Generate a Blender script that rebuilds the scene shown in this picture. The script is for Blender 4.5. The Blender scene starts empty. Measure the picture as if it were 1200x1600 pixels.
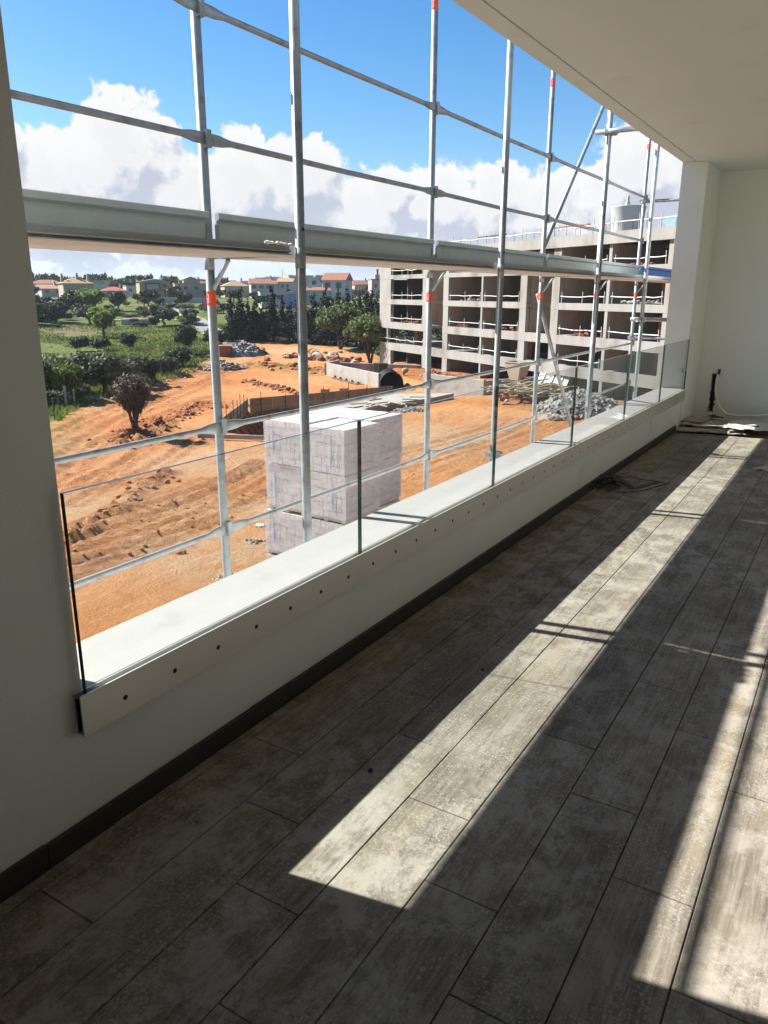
import bpy, math, random
import numpy as np
from mathutils import Vector, Matrix

random.seed(7)
rng = np.random.default_rng(7)
scene = bpy.context.scene
C = scene.collection
PI = math.pi

# ------------------------------------------------------------------ camera
EYE = 1.611
cam_d = bpy.data.cameras.new('camera')
cam = bpy.data.objects.new('camera', cam_d)
C.objects.link(cam)
right = Vector((0.851802, 0.523854, 0.003247))
down = Vector((0.147413, -0.233741, -0.961059))
fwd = Vector((-0.502696, 0.819111, -0.276323))
M = Matrix(((right.x, -down.x, -fwd.x, 0.0), (right.y, -down.y, -fwd.y, 0.0),
            (right.z, -down.z, -fwd.z, EYE), (0, 0, 0, 1)))
cam.matrix_world = M
cam_d.sensor_width = 36.0
cam_d.lens = 26.808
cam_d.clip_start = 0.02
cam_d.clip_end = 20000.0
scene.camera = cam

# ------------------------------------------------------------------ exposure
vs = scene.view_settings
vs.view_transform = 'Standard'
vs.look = 'None'
vs.exposure = 1.48
vs.gamma = 1.0
vs.use_curve_mapping = False
scene.cycles.max_bounces = 12
scene.cycles.diffuse_bounces = 8
scene.cycles.glossy_bounces = 3
scene.cycles.transparent_max_bounces = 24
scene.cycles.caustics_reflective = False
scene.cycles.caustics_refractive = False
scene.cycles.use_denoising = True

# ------------------------------------------------------------------ sun
SUN_DIR = Vector((1.0, 0.185, -0.83)).normalized()      # the way the light travels
TO_SUN = -SUN_DIR
sun_d = bpy.data.lights.new('sun', 'SUN')
sun_d.energy = 5.0
sun_d.angle = math.radians(0.53)
sun_d.color = (1.0, 0.955, 0.88)
sun = bpy.data.objects.new('sun', sun_d)
C.objects.link(sun)
sun.rotation_euler = SUN_DIR.to_track_quat('-Z', 'Y').to_euler()
sun.location = (-60, -10, 60)
SUN_EL = math.asin(TO_SUN.z)
SUN_AZ = math.atan2(TO_SUN.x, TO_SUN.y)                  # clockwise from +Y

# ------------------------------------------------------------------ sky with cumulus
world = bpy.data.worlds.new('World')
scene.world = world
world.use_nodes = True
wn = world.node_tree
wn.nodes.clear()
def N(t, kind, **kw):
    n = t.nodes.new(kind)
    for k, v in kw.items():
        setattr(n, k, v)
    return n
def mth(t, op, a, b=None, c=None, clamp=False):
    n = t.nodes.new('ShaderNodeMath'); n.operation = op; n.use_clamp = clamp
    for i, v in enumerate((a, b, c)):
        if v is None: continue
        if isinstance(v, (int, float)): n.inputs[i].default_value = v
        else: t.links.new(v, n.inputs[i])
    return n.outputs[0]
def vmth(t, op, a, b):
    n = t.nodes.new('ShaderNodeVectorMath'); n.operation = op
    for i, v in enumerate((a, b)):
        if isinstance(v, (tuple, list, Vector)): n.inputs[i].default_value = tuple(v)
        else: t.links.new(v, n.inputs[i])
    return n
def maprange(t, v, a, b, c=0.0, d=1.0, smooth=True):
    n = t.nodes.new('ShaderNodeMapRange')
    n.interpolation_type = 'SMOOTHSTEP' if smooth else 'LINEAR'
    t.links.new(v, n.inputs['Value'])
    n.inputs['From Min'].default_value = a; n.inputs['From Max'].default_value = b
    n.inputs['To Min'].default_value = c; n.inputs['To Max'].default_value = d
    return n.outputs['Result']
def mix(t, fac, a, b):
    n = t.nodes.new('ShaderNodeMix'); n.data_type = 'RGBA'
    ins = [n.inputs[0], n.inputs[6], n.inputs[7]]
    for s, v in zip(ins, (fac, a, b)):
        if isinstance(v, (int, float)): s.default_value = v
        elif isinstance(v, (tuple, list)): s.default_value = tuple(v) if len(v) == 4 else (*v, 1.0)
        else: t.links.new(v, s)
    return n.outputs[2]

def dirvec(az, el):
    az, el = math.radians(az), math.radians(el)
    return (math.sin(az) * math.cos(el), math.cos(az) * math.cos(el), math.sin(el))
# cloud heaps: azimuth (clockwise from +Y), elevation, angular radius, all in degrees
HEAPS = [(-49.0, 8.2, 4.6), (-53.5, 5.6, 5.0), (-45.2, 5.2, 4.8), (-56.8, 9.2, 1.9), (-41.0, 6.6, 4.2), (-37.6, 7.2, 3.6), (-33.5, 4.6, 4.4),
         (-31.2, 6.2, 2.6), (-27.5, 5.4, 3.8), (-23.6, 5.8, 3.4), (-20.5, 4.8, 4.2), (-15.0, 7.0, 4.0),
         (-10.5, 8.6, 3.8), (-6.0, 7.0, 4.6), (0.0, 7.5, 4.0), (7, 6, 4), (-66, 6, 5), (-75, 8, 6)]
def cloud_field():
    g = bpy.data.node_groups.new('cloud_field', 'ShaderNodeTree')
    g.interface.new_socket('Vector', in_out='INPUT', socket_type='NodeSocketVector')
    g.interface.new_socket('Field', in_out='OUTPUT', socket_type='NodeSocketFloat')
    gi = g.nodes.new('NodeGroupInput'); go = g.nodes.new('NodeGroupOutput')
    d = gi.outputs[0]
    wn1 = N(g, 'ShaderNodeTexNoise', noise_dimensions='3D')
    wn1.inputs['Scale'].default_value = 22; wn1.inputs['Detail'].default_value = 3
    g.links.new(d, wn1.inputs['Vector'])
    off = vmth(g, 'SUBTRACT', wn1.outputs['Color'], (0.5, 0.5, 0.5))
    sc = vmth(g, 'MULTIPLY', off.outputs[0], (0.055, 0.055, 0.04))
    dd = vmth(g, 'NORMALIZE', vmth(g, 'ADD', d, sc.outputs[0]).outputs[0], (0, 0, 0)).outputs[0]
    f = None
    for az, el, r in HEAPS:
        dot = vmth(g, 'DOT_PRODUCT', dd, dirvec(az, el)).outputs['Value']
        ang = mth(g, 'ARCCOSINE', mth(g, 'MINIMUM', dot, 0.9999995))
        v = mth(g, 'SUBTRACT', 1.0, mth(g, 'DIVIDE', ang, math.radians(r * .94)))
        v = mth(g, 'MAXIMUM', v, -1.0)
        f = v if f is None else mth(g, 'SMOOTH_MAX', f, v, 0.12)
    # generic low bank of cloud all round the horizon
    sep = N(g, 'ShaderNodeSeparateXYZ'); g.links.new(d, sep.inputs[0])
    el = mth(g, 'ARCSINE', sep.outputs['Z'])
    bn = N(g, 'ShaderNodeTexNoise', noise_dimensions='3D')
    bn.inputs['Scale'].default_value = 5.0; bn.inputs['Detail'].default_value = 4
    g.links.new(d, bn.inputs['Vector'])
    bank = mth(g, 'SUBTRACT', mth(g, 'MULTIPLY', bn.outputs['Fac'], 2.0), mth(g, 'ADD', 0.80, mth(g, 'MULTIPLY', mth(g, 'ABSOLUTE', mth(g, 'SUBTRACT', el, 0.075)), 7.5)))
    f = mth(g, 'SMOOTH_MAX', f, bank, 0.1)
    n2 = N(g, 'ShaderNodeTexNoise', noise_dimensions='3D')
    n2.inputs['Scale'].default_value = 34; n2.inputs['Detail'].default_value = 8; n2.inputs['Roughness'].default_value = 0.6
    g.links.new(dd, n2.inputs['Vector'])
    f = mth(g, 'ADD', f, mth(g, 'MULTIPLY', mth(g, 'SUBTRACT', n2.outputs['Fac'], 0.5), 1.15))
    g.links.new(f, go.inputs[0])
    return g
CF = cloud_field()
def cf(vec):
    n = wn.nodes.new('ShaderNodeGroup'); n.node_tree = CF
    wn.links.new(vec, n.inputs[0]); return n.outputs[0]
tc = N(wn, 'ShaderNodeTexCoord')
dvec = tc.outputs['Generated']
sky = N(wn, 'ShaderNodeTexSky', sky_type='NISHITA')
sky.sun_disc = False
sky.sun_elevation = SUN_EL
sky.sun_rotation = SUN_AZ
sky.altitude = 50
sky.air_density = 1.0; sky.dust_density = 0.6; sky.ozone_density = 2.5
F0 = cf(dvec)
tang = Vector((-0.35, -0.25, 0.9)).normalized()
F1 = cf(vmth(wn, 'ADD', dvec, tuple(tang * 0.018)).outputs[0])
F2 = cf(vmth(wn, 'ADD', dvec, tuple(tang * 0.05)).outputs[0])
mask = maprange(wn, F0, -0.015, 0.13)
lit = mth(wn, 'ADD', mth(wn, 'MULTIPLY', mth(wn, 'SUBTRACT', F0, F1), 1.1), mth(wn, 'MULTIPLY', mth(wn, 'SUBTRACT', F0, F2), 0.55))
lit = maprange(wn, lit, -0.42, 0.36)
thick = maprange(wn, F0, 0.1, 0.75)
lit = mth(wn, 'SUBTRACT', lit, mth(wn, 'MULTIPLY', thick, 0.22), clamp=True)
ccol = mix(wn, lit, (3.25, 3.5, 4.15), (5.75, 5.7, 5.65))
sepw = N(wn, 'ShaderNodeSeparateXYZ'); wn.links.new(dvec, sepw.inputs[0])
# low haze towards the horizon
hz = maprange(wn, sepw.outputs['Z'], 0.0, 0.075, 0.75, 0.0)
ccol = mix(wn, hz, ccol, (3.3, 3.95, 5.0))
skyc = mix(wn, hz, sky.outputs[0], (3.6, 4.3, 5.4))
skyb = N(wn, 'ShaderNodeHueSaturation'); skyb.inputs['Saturation'].default_value = 1.40; skyb.inputs['Value'].default_value = 1.0
wn.links.new(skyc, skyb.inputs['Color'])
fin = mix(wn, mask, skyb.outputs[0], ccol)
bg = N(wn, 'ShaderNodeBackground'); bg.inputs['Strength'].default_value = 0.061
wn.links.new(fin, bg.inputs['Color'])
wo = N(wn, 'ShaderNodeOutputWorld')
wn.links.new(bg.outputs[0], wo.inputs['Surface'])

# ------------------------------------------------------------------ helpers
class MB:
    """collects polygons for ONE mesh object"""
    def __init__(s): s.v = []; s.f = []; s.m = []
    def add(s, vs_, fs, mi=0):
        o = len(s.v); s.v.extend([tuple(p) for p in vs_])
        for f in fs: s.f.append(tuple(i + o for i in f)); s.m.append(mi)
        return s
    def box(s, x0, y0, z0, x1, y1, z1, mi=0, T=None):
        p = [(x, y, z) for z in (z0, z1) for y in (y0, y1) for x in (x0, x1)]
        if T is not None: p = [tuple(T @ Vector(q)) for q in p]
        return s.add(p, [(0, 2, 3, 1), (4, 5, 7, 6), (0, 1, 5, 4), (2, 6, 7, 3), (0, 4, 6, 2), (1, 3, 7, 5)], mi)
    def bbox(s, x0, y0, z0, x1, y1, z1, b, mi=0, T=None):
        """box whose top edges are bevelled by b"""
        p = [(x0, y0, z0), (x1, y0, z0), (x1, y1, z0), (x0, y1, z0),
             (x0, y0, z1 - b), (x1, y0, z1 - b), (x1, y1, z1 - b), (x0, y1, z1 - b),
             (x0 + b, y0 + b, z1), (x1 - b, y0 + b, z1), (x1 - b, y1 - b, z1), (x0 + b, y1 - b, z1)]
        if T is not None: p = [tuple(T @ Vector(q)) for q in p]
        f = [(3, 2, 1, 0), (8, 9, 10, 11)]
        for i in range(4):
            j = (i + 1) % 4
            f += [(i, j, 4 + j, 4 + i), (4 + i, 4 + j, 8 + j, 8 + i)]
        return s.add(p, f, mi)
    def tube(s, pts, r, n=8, mi=0, cap=True, ry=None):
        pts = [Vector(p) for p in pts]
        rs = r if isinstance(r, (list, tuple)) else [r] * len(pts)
        rys = ry if isinstance(ry, (list, tuple)) else rs
        up0 = Vector((0, 0, 1))
        o = len(s.v)
        for i, p in enumerate(pts):
            t = (pts[min(i + 1, len(pts) - 1)] - pts[max(i - 1, 0)]).normalized()
            a = up0 if abs(t.z) < 0.95 else Vector((1, 0, 0))
            sx = t.cross(a).normalized(); sy = sx.cross(t).normalized()
            for k in range(n):
                an = 2 * PI * k / n
                s.v.append(tuple(p + sx * (math.cos(an) * rs[i]) + sy * (math.sin(an) * rys[i])))
        for i in range(len(pts) - 1):
            for k in range(n):
                a = o + i * n + k; b = o + i * n + (k + 1) % n
                s.f.append((a, b, b + n, a + n)); s.m.append(mi)
        if cap:
            s.f.append(tuple(o + k for k in range(n))[::-1]); s.m.append(mi)
            e = o + (len(pts) - 1) * n
            s.f.append(tuple(e + k for k in range(n))); s.m.append(mi)
        return s
    def prism(s, poly, axis, a0, a1, mi=0):
        """extrude a 2-D polygon along 'x','y' or 'z'"""
        n = len(poly)
        def P(p, a):
            return {'y': (p[0], a, p[1]), 'x': (a, p[0], p[1]), 'z': (p[0], p[1], a)}[axis]
        vs_ = [P(p, a0) for p in poly] + [P(p, a1) for p in poly]
        f = [tuple(range(n))[::-1], tuple(range(n, 2 * n))]
        for i in range(n):
            j = (i + 1) % n
            f.append((i, j, n + j, n + i))
        return s.add(vs_, f, mi)
    def blob(s, c, rx, ry, rz, seed=0, rough=0.25, lev=1, mi=0):
        rr = random.Random(seed)
        vs_, fs = ICO[lev]
        out = []
        for v in vs_:
            k = 1 + rr.uniform(-rough, rough)
            out.append((c[0] + v[0] * rx * k, c[1] + v[1] * ry * k, c[2] + v[2] * rz * k))
        return s.add(out, fs, mi)
    def mesh(s, name, mats, smooth=False):
        me = bpy.data.meshes.new(name)
        me.from_pydata(s.v, [], s.f)
        for m in (mats if isinstance(mats, (list, tuple)) else [mats]): me.materials.append(m)
        if len(set(s.m)) > 1: me.polygons.foreach_set('material_index', s.m)
        if smooth: me.polygons.foreach_set('use_smooth', [True] * len(s.f))
        me.update()
        import bmesh
        bm = bmesh.new(); bm.from_mesh(me)
        bmesh.ops.recalc_face_normals(bm, faces=bm.faces)
        bm.to_mesh(me); bm.free()
        return me
    def build(s, name, mats, parent=None, loc=None, smooth=False):
        return place(name, s.mesh(name, mats, smooth), parent, loc)
def ico(level):
    import bmesh
    bm = bmesh.new(); bmesh.ops.create_icosphere(bm, subdivisions=level, radius=1.0)
    v = [tuple(a.co) for a in bm.verts]; f = [tuple(x.index for x in a.verts) for a in bm.faces]
    bm.free(); return v, f
ICO = {1: ico(1), 2: ico(2), 3: ico(3)}
def place(name, me, parent=None, loc=None, rotz=0):
    o = bpy.data.objects.new(name, me); C.objects.link(o)
    if loc is not None: o.location = loc
    if rotz: o.rotation_euler = (0, 0, rotz)
    if parent is not None: o.parent = parent
    return o
def tag(o, label=None, cat=None, group=None, kind=None):
    if label: o['label'] = label
    if cat: o['category'] = cat
    if group: o['group'] = group
    if kind: o['kind'] = kind
    return o
def thing(name, label, cat, loc=(0, 0, 0), rotz=0, group=None):
    o = bpy.data.objects.new(name, None); C.objects.link(o)
    o.empty_display_size = 0.2
    o.location = loc; o.rotation_euler = (0, 0, rotz)
    return tag(o, label, cat, group)
def ss(a, b, x):
    t = np.clip((x - a) / (b - a), 0, 1); return t * t * (3 - 2 * t)

# ------------------------------------------------------------------ materials
def pbr(name, col, rough=0.6, metal=0.0, var=None, vscale=4.0, vdetail=6, bump=0.0, bscale=40.0, coords='Object', spec=0.5,
        stretch=(1, 1, 1), second=None, sscale=1.0, sthr=(0.5, 0.7), rnd=0.0, trans=0.0, bdist=0.01):
    m = bpy.data.materials.new(name); m.use_nodes = True
    t = m.node_tree; b = t.nodes['Principled BSDF']
    b.inputs['Roughness'].default_value = rough; b.inputs['Metallic'].default_value = metal
    b.inputs['Specular IOR Level'].default_value = spec
    if coords == 'World':
        src = N(t, 'ShaderNodeNewGeometry').outputs['Position']
    else:
        src = N(t, 'ShaderNodeTexCoord').outputs['Object']
    oi = N(t, 'ShaderNodeObjectInfo')
    if coords != 'World' and rnd > 0:
        src = vmth(t, 'ADD', src, vmth(t, 'MULTIPLY', oi.outputs['Random'], (37.0, 61.0, 13.0)).outputs[0]).outputs[0]
    mp = vmth(t, 'MULTIPLY', src, stretch).outputs[0]
    c = (*col, 1.0)
    out = None
    if var:
        n = N(t, 'ShaderNodeTexNoise'); n.inputs['Scale'].default_value = vscale; n.inputs['Detail'].default_value = vdetail
        n.inputs['Roughness'].default_value = 0.65
        t.links.new(mp, n.inputs['Vector'])
        out = mix(t, maprange(t, n.outputs['Fac'], 0.3, 0.7), c, (*var, 1.0))
    if second:
        n2 = N(t, 'ShaderNodeTexNoise'); n2.inputs['Scale'].default_value = sscale; n2.inputs['Detail'].default_value = 5
        t.links.new(mp, n2.inputs['Vector'])
        out = mix(t, maprange(t, n2.outputs['Fac'], *sthr), out if out is not None else c, (*second, 1.0))
    if rnd > 0:
        k = mth(t, 'ADD', 1.0 - rnd, mth(t, 'MULTIPLY', oi.outputs['Random'], 2 * rnd))
        h = N(t, 'ShaderNodeHueSaturation')
        t.links.new(k, h.inputs['Value'])
        if out is not None: t.links.new(out, h.inputs['Color'])
        else: h.inputs['Color'].default_value = c
        out = h.outputs[0]
    if out is not None: t.links.new(out, b.inputs['Base Color'])
    else: b.inputs['Base Color'].default_value = c
    if bump:
        bn = N(t, 'ShaderNodeTexNoise'); bn.inputs['Scale'].default_value = bscale; bn.inputs['Detail'].default_value = 6
        bn.inputs['Roughness'].default_value = 0.65
        t.links.new(mp, bn.inputs['Vector'])
        bp = N(t, 'ShaderNodeBump'); bp.inputs['Strength'].default_value = bump; bp.inputs['Distance'].default_value = bdist
        t.links.new(bn.outputs['Fac'], bp.inputs['Height'])
        t.links.new(bp.outputs[0], b.inputs['Normal'])
    if trans > 0:
        b.inputs['Subsurface Weight'].default_value = 0.0
        tr = N(t, 'ShaderNodeBsdfTranslucent')
        if out is not None: t.links.new(out, tr.inputs['Color'])
        else: tr.inputs['Color'].default_value = c
        mx = N(t, 'ShaderNodeMixShader'); mx.inputs[0].default_value = trans
        t.links.new(b.outputs[0], mx.inputs[1]); t.links.new(tr.outputs[0], mx.inputs[2])
        t.links.new(mx.outputs[0], t.nodes['Material Output'].inputs['Surface'])
    return m

MT = {}
MT['plaster'] = pbr('white_plaster', (0.85, 0.87, 0.845), 0.85, var=(0.81, 0.83, 0.80), vscale=1.2, second=(0.76, 0.76, 0.72), sscale=2.6, sthr=(0.60, 0.74), bump=0.6, bscale=200, coords='World', bdist=0.003)
MT['sill'] = pbr('white_coating', (0.354, 0.354, 0.344), 0.75, var=(0.330, 0.331, 0.322), vscale=3.0, second=(0.31, 0.305, 0.288), sscale=6, sthr=(0.62, 0.74), bump=0.4, bscale=110, coords='World', bdist=0.003)
MT['ceiling'] = pbr('ceiling_paint', (0.655, 0.715, 0.715), 0.9, var=(0.63, 0.69, 0.69), vscale=0.8, second=(0.60, 0.65, 0.64), sscale=1.7, sthr=(0.58, 0.76), bump=0.15, bscale=160, coords='World', bdist=0.002)
MT['dark_gap'] = pbr('dark_gap', (0.012, 0.012, 0.011), 0.8)
MT['anod'] = pbr('anodised_aluminium', (0.62, 0.61, 0.58), 0.42, 0.55, var=(0.58, 0.57, 0.54), vscale=2, coords='World')
MT['galv'] = pbr('galvanised_steel', (0.248, 0.268, 0.281), 0.52, 0.3, var=(0.302, 0.324, 0.338), vscale=30, second=(0.180, 0.184, 0.180), sscale=9, sthr=(0.52, 0.70), coords='World', bump=0.12, bscale=70, bdist=0.003)
MT['galv_dirty'] = pbr('dirty_deck_steel', (0.352, 0.374, 0.374), 0.6, 0.2, var=(0.428, 0.451, 0.451), vscale=18, second=(0.444, 0.428, 0.383), sscale=11, sthr=(0.56, 0.68), coords='World', stretch=(1, .35, 1.5), bump=0.2, bscale=60, bdist=0.003)
MT['toe'] = pbr('toe_board_zinc', (0.405, 0.437, 0.413), 0.6, 0.1, var=(0.454, 0.486, 0.462), vscale=8, coords='World')
MT['blue'] = pbr('blue_paint', (0.05, 0.13, 0.38), 0.5, var=(0.08, 0.18, 0.42), vscale=3)
MT['orange'] = pbr('orange_tape', (0.722, 0.076, 0.017), 0.5)
MT['white_mark'] = pbr('white_mark', (0.8, 0.78, 0.76), 0.6)
MT['concrete'] = pbr('site_concrete', (0.290, 0.284, 0.264), 0.9, var=(0.236, 0.228, 0.208), vscale=0.8, second=(0.145, 0.127, 0.098), sscale=0.35, sthr=(0.50, 0.76), stretch=(1, 1, 0.35), bump=0.2, bscale=9)
MT['concrete2'] = pbr('pale_concrete', (0.302, 0.292, 0.266), 0.9, var=(0.253, 0.239, 0.212), vscale=1.6, second=(0.211, 0.188, 0.155), sscale=0.7, sthr=(0.5, 0.75), bump=0.25, bscale=12)
MT['shadewall'] = pbr('shaded_wall_concrete', (0.33, 0.275, 0.205), 0.9, var=(0.25, 0.20, 0.148), vscale=0.7, second=(0.19, 0.148, 0.10), sscale=0.4, sthr=(0.5, 0.7), stretch=(1, 1, 0.2), bump=0.15, bscale=6)  # tan tone of shaded faces put into the concrete's colour, with stains
MT['deepwall'] = pbr('shaded_inner_wall', (0.075, 0.055, 0.042), 0.95, var=(0.05, 0.036, 0.028), vscale=0.6)  # near-black: shade deep inside the bays put into the wall colour
MT['redbrick'] = pbr('hollow_brick', (0.30, 0.10, 0.055), 0.9, var=(0.22, 0.075, 0.045), vscale=3)
MT['pvc'] = pbr('white_pipe', (0.418, 0.410, 0.392), 0.5)
MT['stripe'] = None
MT['rebar'] = pbr('rusty_bar', (0.10, 0.065, 0.045), 0.8)
MT['plank'] = pbr('formwork_board', (0.306, 0.170, 0.085), 0.8, var=(0.230, 0.128, 0.068), vscale=1.5, stretch=(1, 1, 6), rnd=0.2, bump=0.2, bscale=8)
MT['plank2'] = pbr('weathered_board', (0.336, 0.280, 0.176), 0.85, var=(0.240, 0.200, 0.128), vscale=2, rnd=0.25)
MT['blackpipe'] = pbr('black_plastic', (0.018, 0.020, 0.022), 0.45)
MT['black_strap'] = pbr('black_sheet', (0.012, 0.012, 0.012), 0.5, bump=0.3, bscale=20)
MT['clod'] = pbr('soil_clod', (0.306, 0.119, 0.049), 0.95, var=(0.227, 0.080, 0.032), vscale=1.5, coords='World', rnd=0.1)
MT['stone'] = pbr('pale_stone', (0.338, 0.284, 0.222), 0.9, var=(0.270, 0.216, 0.162), vscale=2, coords='World', rnd=0.15)
MT['rubble'] = pbr('grey_rubble', (0.297, 0.293, 0.284), 0.9, var=(0.207, 0.203, 0.194), vscale=1.4, second=(0.243, 0.189, 0.158), sscale=0.6, sthr=(0.55, 0.66), coords='World', bump=0.3, bscale=6)
MT['cardboard'] = pbr('dusty_board', (0.42, 0.39, 0.32), 0.85, var=(0.34, 0.31, 0.25), vscale=6, bump=0.2, bscale=30)
MT['white_sheet'] = pbr('white_sheet', (0.561, 0.557, 0.531), 0.6, bump=0.6, bscale=9, bdist=0.02)
MT['grey_sheet'] = pbr('grey_sheet', (0.42, 0.42, 0.40), 0.6, var=(0.5, 0.5, 0.48), vscale=5, bump=0.6, bscale=8, bdist=0.02)
MT['screed'] = pbr('screed', (0.30, 0.23, 0.14), 0.95, var=(0.36, 0.29, 0.19), vscale=5, coords='World', bump=0.3, bscale=50)
MT['grout'] = pbr('grout', (0.060, 0.052, 0.040), 0.95)
MT['hose'] = pbr('white_conduit', (0.85, 0.84, 0.80), 0.5)
MT['white_paint'] = pbr('white_wall', (0.403, 0.400, 0.396), 0.8, var=(0.360, 0.356, 0.346), vscale=0.6)
MT['cream'] = pbr('cream_wall', (0.338, 0.288, 0.207), 0.85, var=(0.302, 0.258, 0.187), vscale=0.6)
MT['pinkw'] = pbr('pink_wall', (0.400, 0.288, 0.260), 0.85)
MT['yellow'] = pbr('yellow_wall', (0.320, 0.256, 0.128), 0.85)
MT['blue_wall'] = pbr('blue_wall', (0.160, 0.232, 0.384), 0.85)
MT['pale_green'] = pbr('pale_green_wall', (0.336, 0.376, 0.360), 0.85)
MT['terracotta'] = pbr('terracotta_tiles', (0.282, 0.115, 0.068), 0.85, var=(0.232, 0.088, 0.054), vscale=1.5, bump=0.5, bscale=5, bdist=0.1)
MT['ochre_roof'] = pbr('ochre_tiles', (0.351, 0.230, 0.115), 0.85, var=(0.297, 0.183, 0.088), vscale=1.5)
MT['red_roof'] = pbr('red_tiles', (0.315, 0.083, 0.053), 0.85)
MT['window'] = pbr('window_dark', (0.03, 0.035, 0.04), 0.2)
MT['asphalt'] = pbr('worn_road', (0.240, 0.224, 0.200), 0.95, var=(0.208, 0.196, 0.176), vscale=0.2, coords='World')
MT['bark'] = pbr('bark', (0.085, 0.06, 0.042), 0.95, var=(0.05, 0.036, 0.026), vscale=3, stretch=(3, 3, .6), bump=0.5, bscale=8, bdist=0.05)
def leaf(name, a, b, trans=0.25, sc=0.9):
    return pbr(name, a, 0.65, var=b, vscale=sc, vdetail=3, trans=trans, spec=0.25, rnd=0.14)
MT['leaf_olive'] = leaf('olive_leaves', (0.070, 0.082, 0.042), (0.135, 0.150, 0.090))
MT['leaf_bright'] = leaf('bright_leaves', (0.095, 0.140, 0.022), (0.175, 0.235, 0.040), 0.35)
MT['leaf_dark'] = leaf('dark_leaves', (0.032, 0.048, 0.018), (0.070, 0.094, 0.034), 0.15)
MT['leaf_cypress'] = leaf('cypress_needles', (0.008, 0.014, 0.008), (0.018, 0.027, 0.014), 0.1)
MT['leaf_pine'] = leaf('pine_needles', (0.065, 0.094, 0.024), (0.120, 0.155, 0.042), 0.2)
MT['leaf_grey'] = leaf('grey_scrub', (0.070, 0.078, 0.040), (0.125, 0.132, 0.075), 0.2)
MT['leaf_meadow'] = pbr('meadow_blades', (0.075, 0.110, 0.022), 0.8, var=(0.150, 0.180, 0.044), vscale=.12, vdetail=6, second=(0.16, 0.13, 0.06), sscale=.07, sthr=(.52, .66), coords='World', trans=0.3, spec=0.1)
MT['leaf_dead'] = leaf('withered_leaves', (0.075, 0.058, 0.036), (0.130, 0.104, 0.066), 0.1)
MT['leaf_red'] = leaf('reddish_scrub', (0.065, 0.035, 0.025), (0.10, 0.06, 0.04), 0.1)
MT['grass'] = pbr('grass', (0.062, 0.090, 0.020), 0.95, var=(0.125, 0.155, 0.036), vscale=0.16, vdetail=10, second=(0.15, 0.128, 0.06), sscale=0.06, sthr=(0.50, 0.66), coords='World', bump=1.0, bscale=1.2, bdist=0.5, spec=0.1)
MT['hills'] = pbr('distant_scrub', (0.062, 0.085, 0.050), 0.95, var=(0.11, 0.12, 0.075), vscale=0.012, vdetail=8, second=(0.20, 0.16, 0.11), sscale=0.006, sthr=(0.55, 0.7), coords='World', spec=0.1)

def soil_material():
    m = bpy.data.materials.new('orange_soil'); m.use_nodes = True
    t = m.node_tree; b = t.nodes['Principled BSDF']; b.inputs['Roughness'].default_value = 0.95
    b.inputs['Specular IOR Level'].default_value = 0.15
    pos = N(t, 'ShaderNodeNewGeometry').outputs['Position']
    def noise(sc, det, rough=0.6, st=(1, 1, 1)):
        n = N(t, 'ShaderNodeTexNoise'); n.inputs['Scale'].default_value = sc; n.inputs['Detail'].default_value = det; n.inputs['Roughness'].default_value = rough
        t.links.new(vmth(t, 'MULTIPLY', pos, st).outputs[0], n.inputs['Vector']); return n.outputs['Fac']
    at = N(t, 'ShaderNodeAttribute', attribute_name='soil')      # R pale sand, G dark fresh earth, B weeds
    sp = N(t, 'ShaderNodeSeparateColor'); t.links.new(at.outputs['Color'], sp.inputs[0])
    col = mix(t, maprange(t, noise(0.12, 8), 0.35, 0.65), (0.460, 0.188, 0.064), (0.495, 0.248, 0.105))
    col = mix(t, maprange(t, noise(0.9, 8, 0.7), 0.5, 0.72), col, (0.37, 0.145, 0.049))
    pale = mth(t, 'MULTIPLY', sp.outputs[0], maprange(t, noise(0.5, 8, 0.7), 0.25, 0.6))
    col = mix(t, pale, col, (0.45, 0.34, 0.21))
    dk = mth(t, 'MULTIPLY', sp.outputs[1], maprange(t, noise(1.6, 6, 0.7), 0.3, 0.62))
    col = mix(t, dk, col, (0.22, 0.075, 0.027))
    gr = mth(t, 'MULTIPLY', sp.outputs[2], maprange(t, noise(1.1, 8, 0.7), 0.42, 0.6))
    col = mix(t, gr, col, (0.13, 0.14, 0.04))
    peb = mth(t, 'GREATER_THAN', noise(7.0, 3, 0.5), 0.70)
    col = mix(t, mth(t, 'MULTIPLY', peb, 0.5), col, (0.62, 0.47, 0.33))
    t.links.new(col, b.inputs['Base Color'])
    hgt = mth(t, 'ADD', mth(t, 'ADD', noise(2.2, 10, 0.75), mth(t, 'MULTIPLY', noise(9.0, 6, 0.7), 0.6)), mth(t, 'MULTIPLY', noise(1.3, 8, 0.7, (1.6, .45, 1)), 0.9))
    bp = N(t, 'ShaderNodeBump'); bp.inputs['Strength'].default_value = 1.0; bp.inputs['Distance'].default_value = 0.24
    t.links.new(hgt, bp.inputs['Height']); t.links.new(bp.outputs[0], b.inputs['Normal'])
    return m
MT['soil'] = soil_material()

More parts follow.
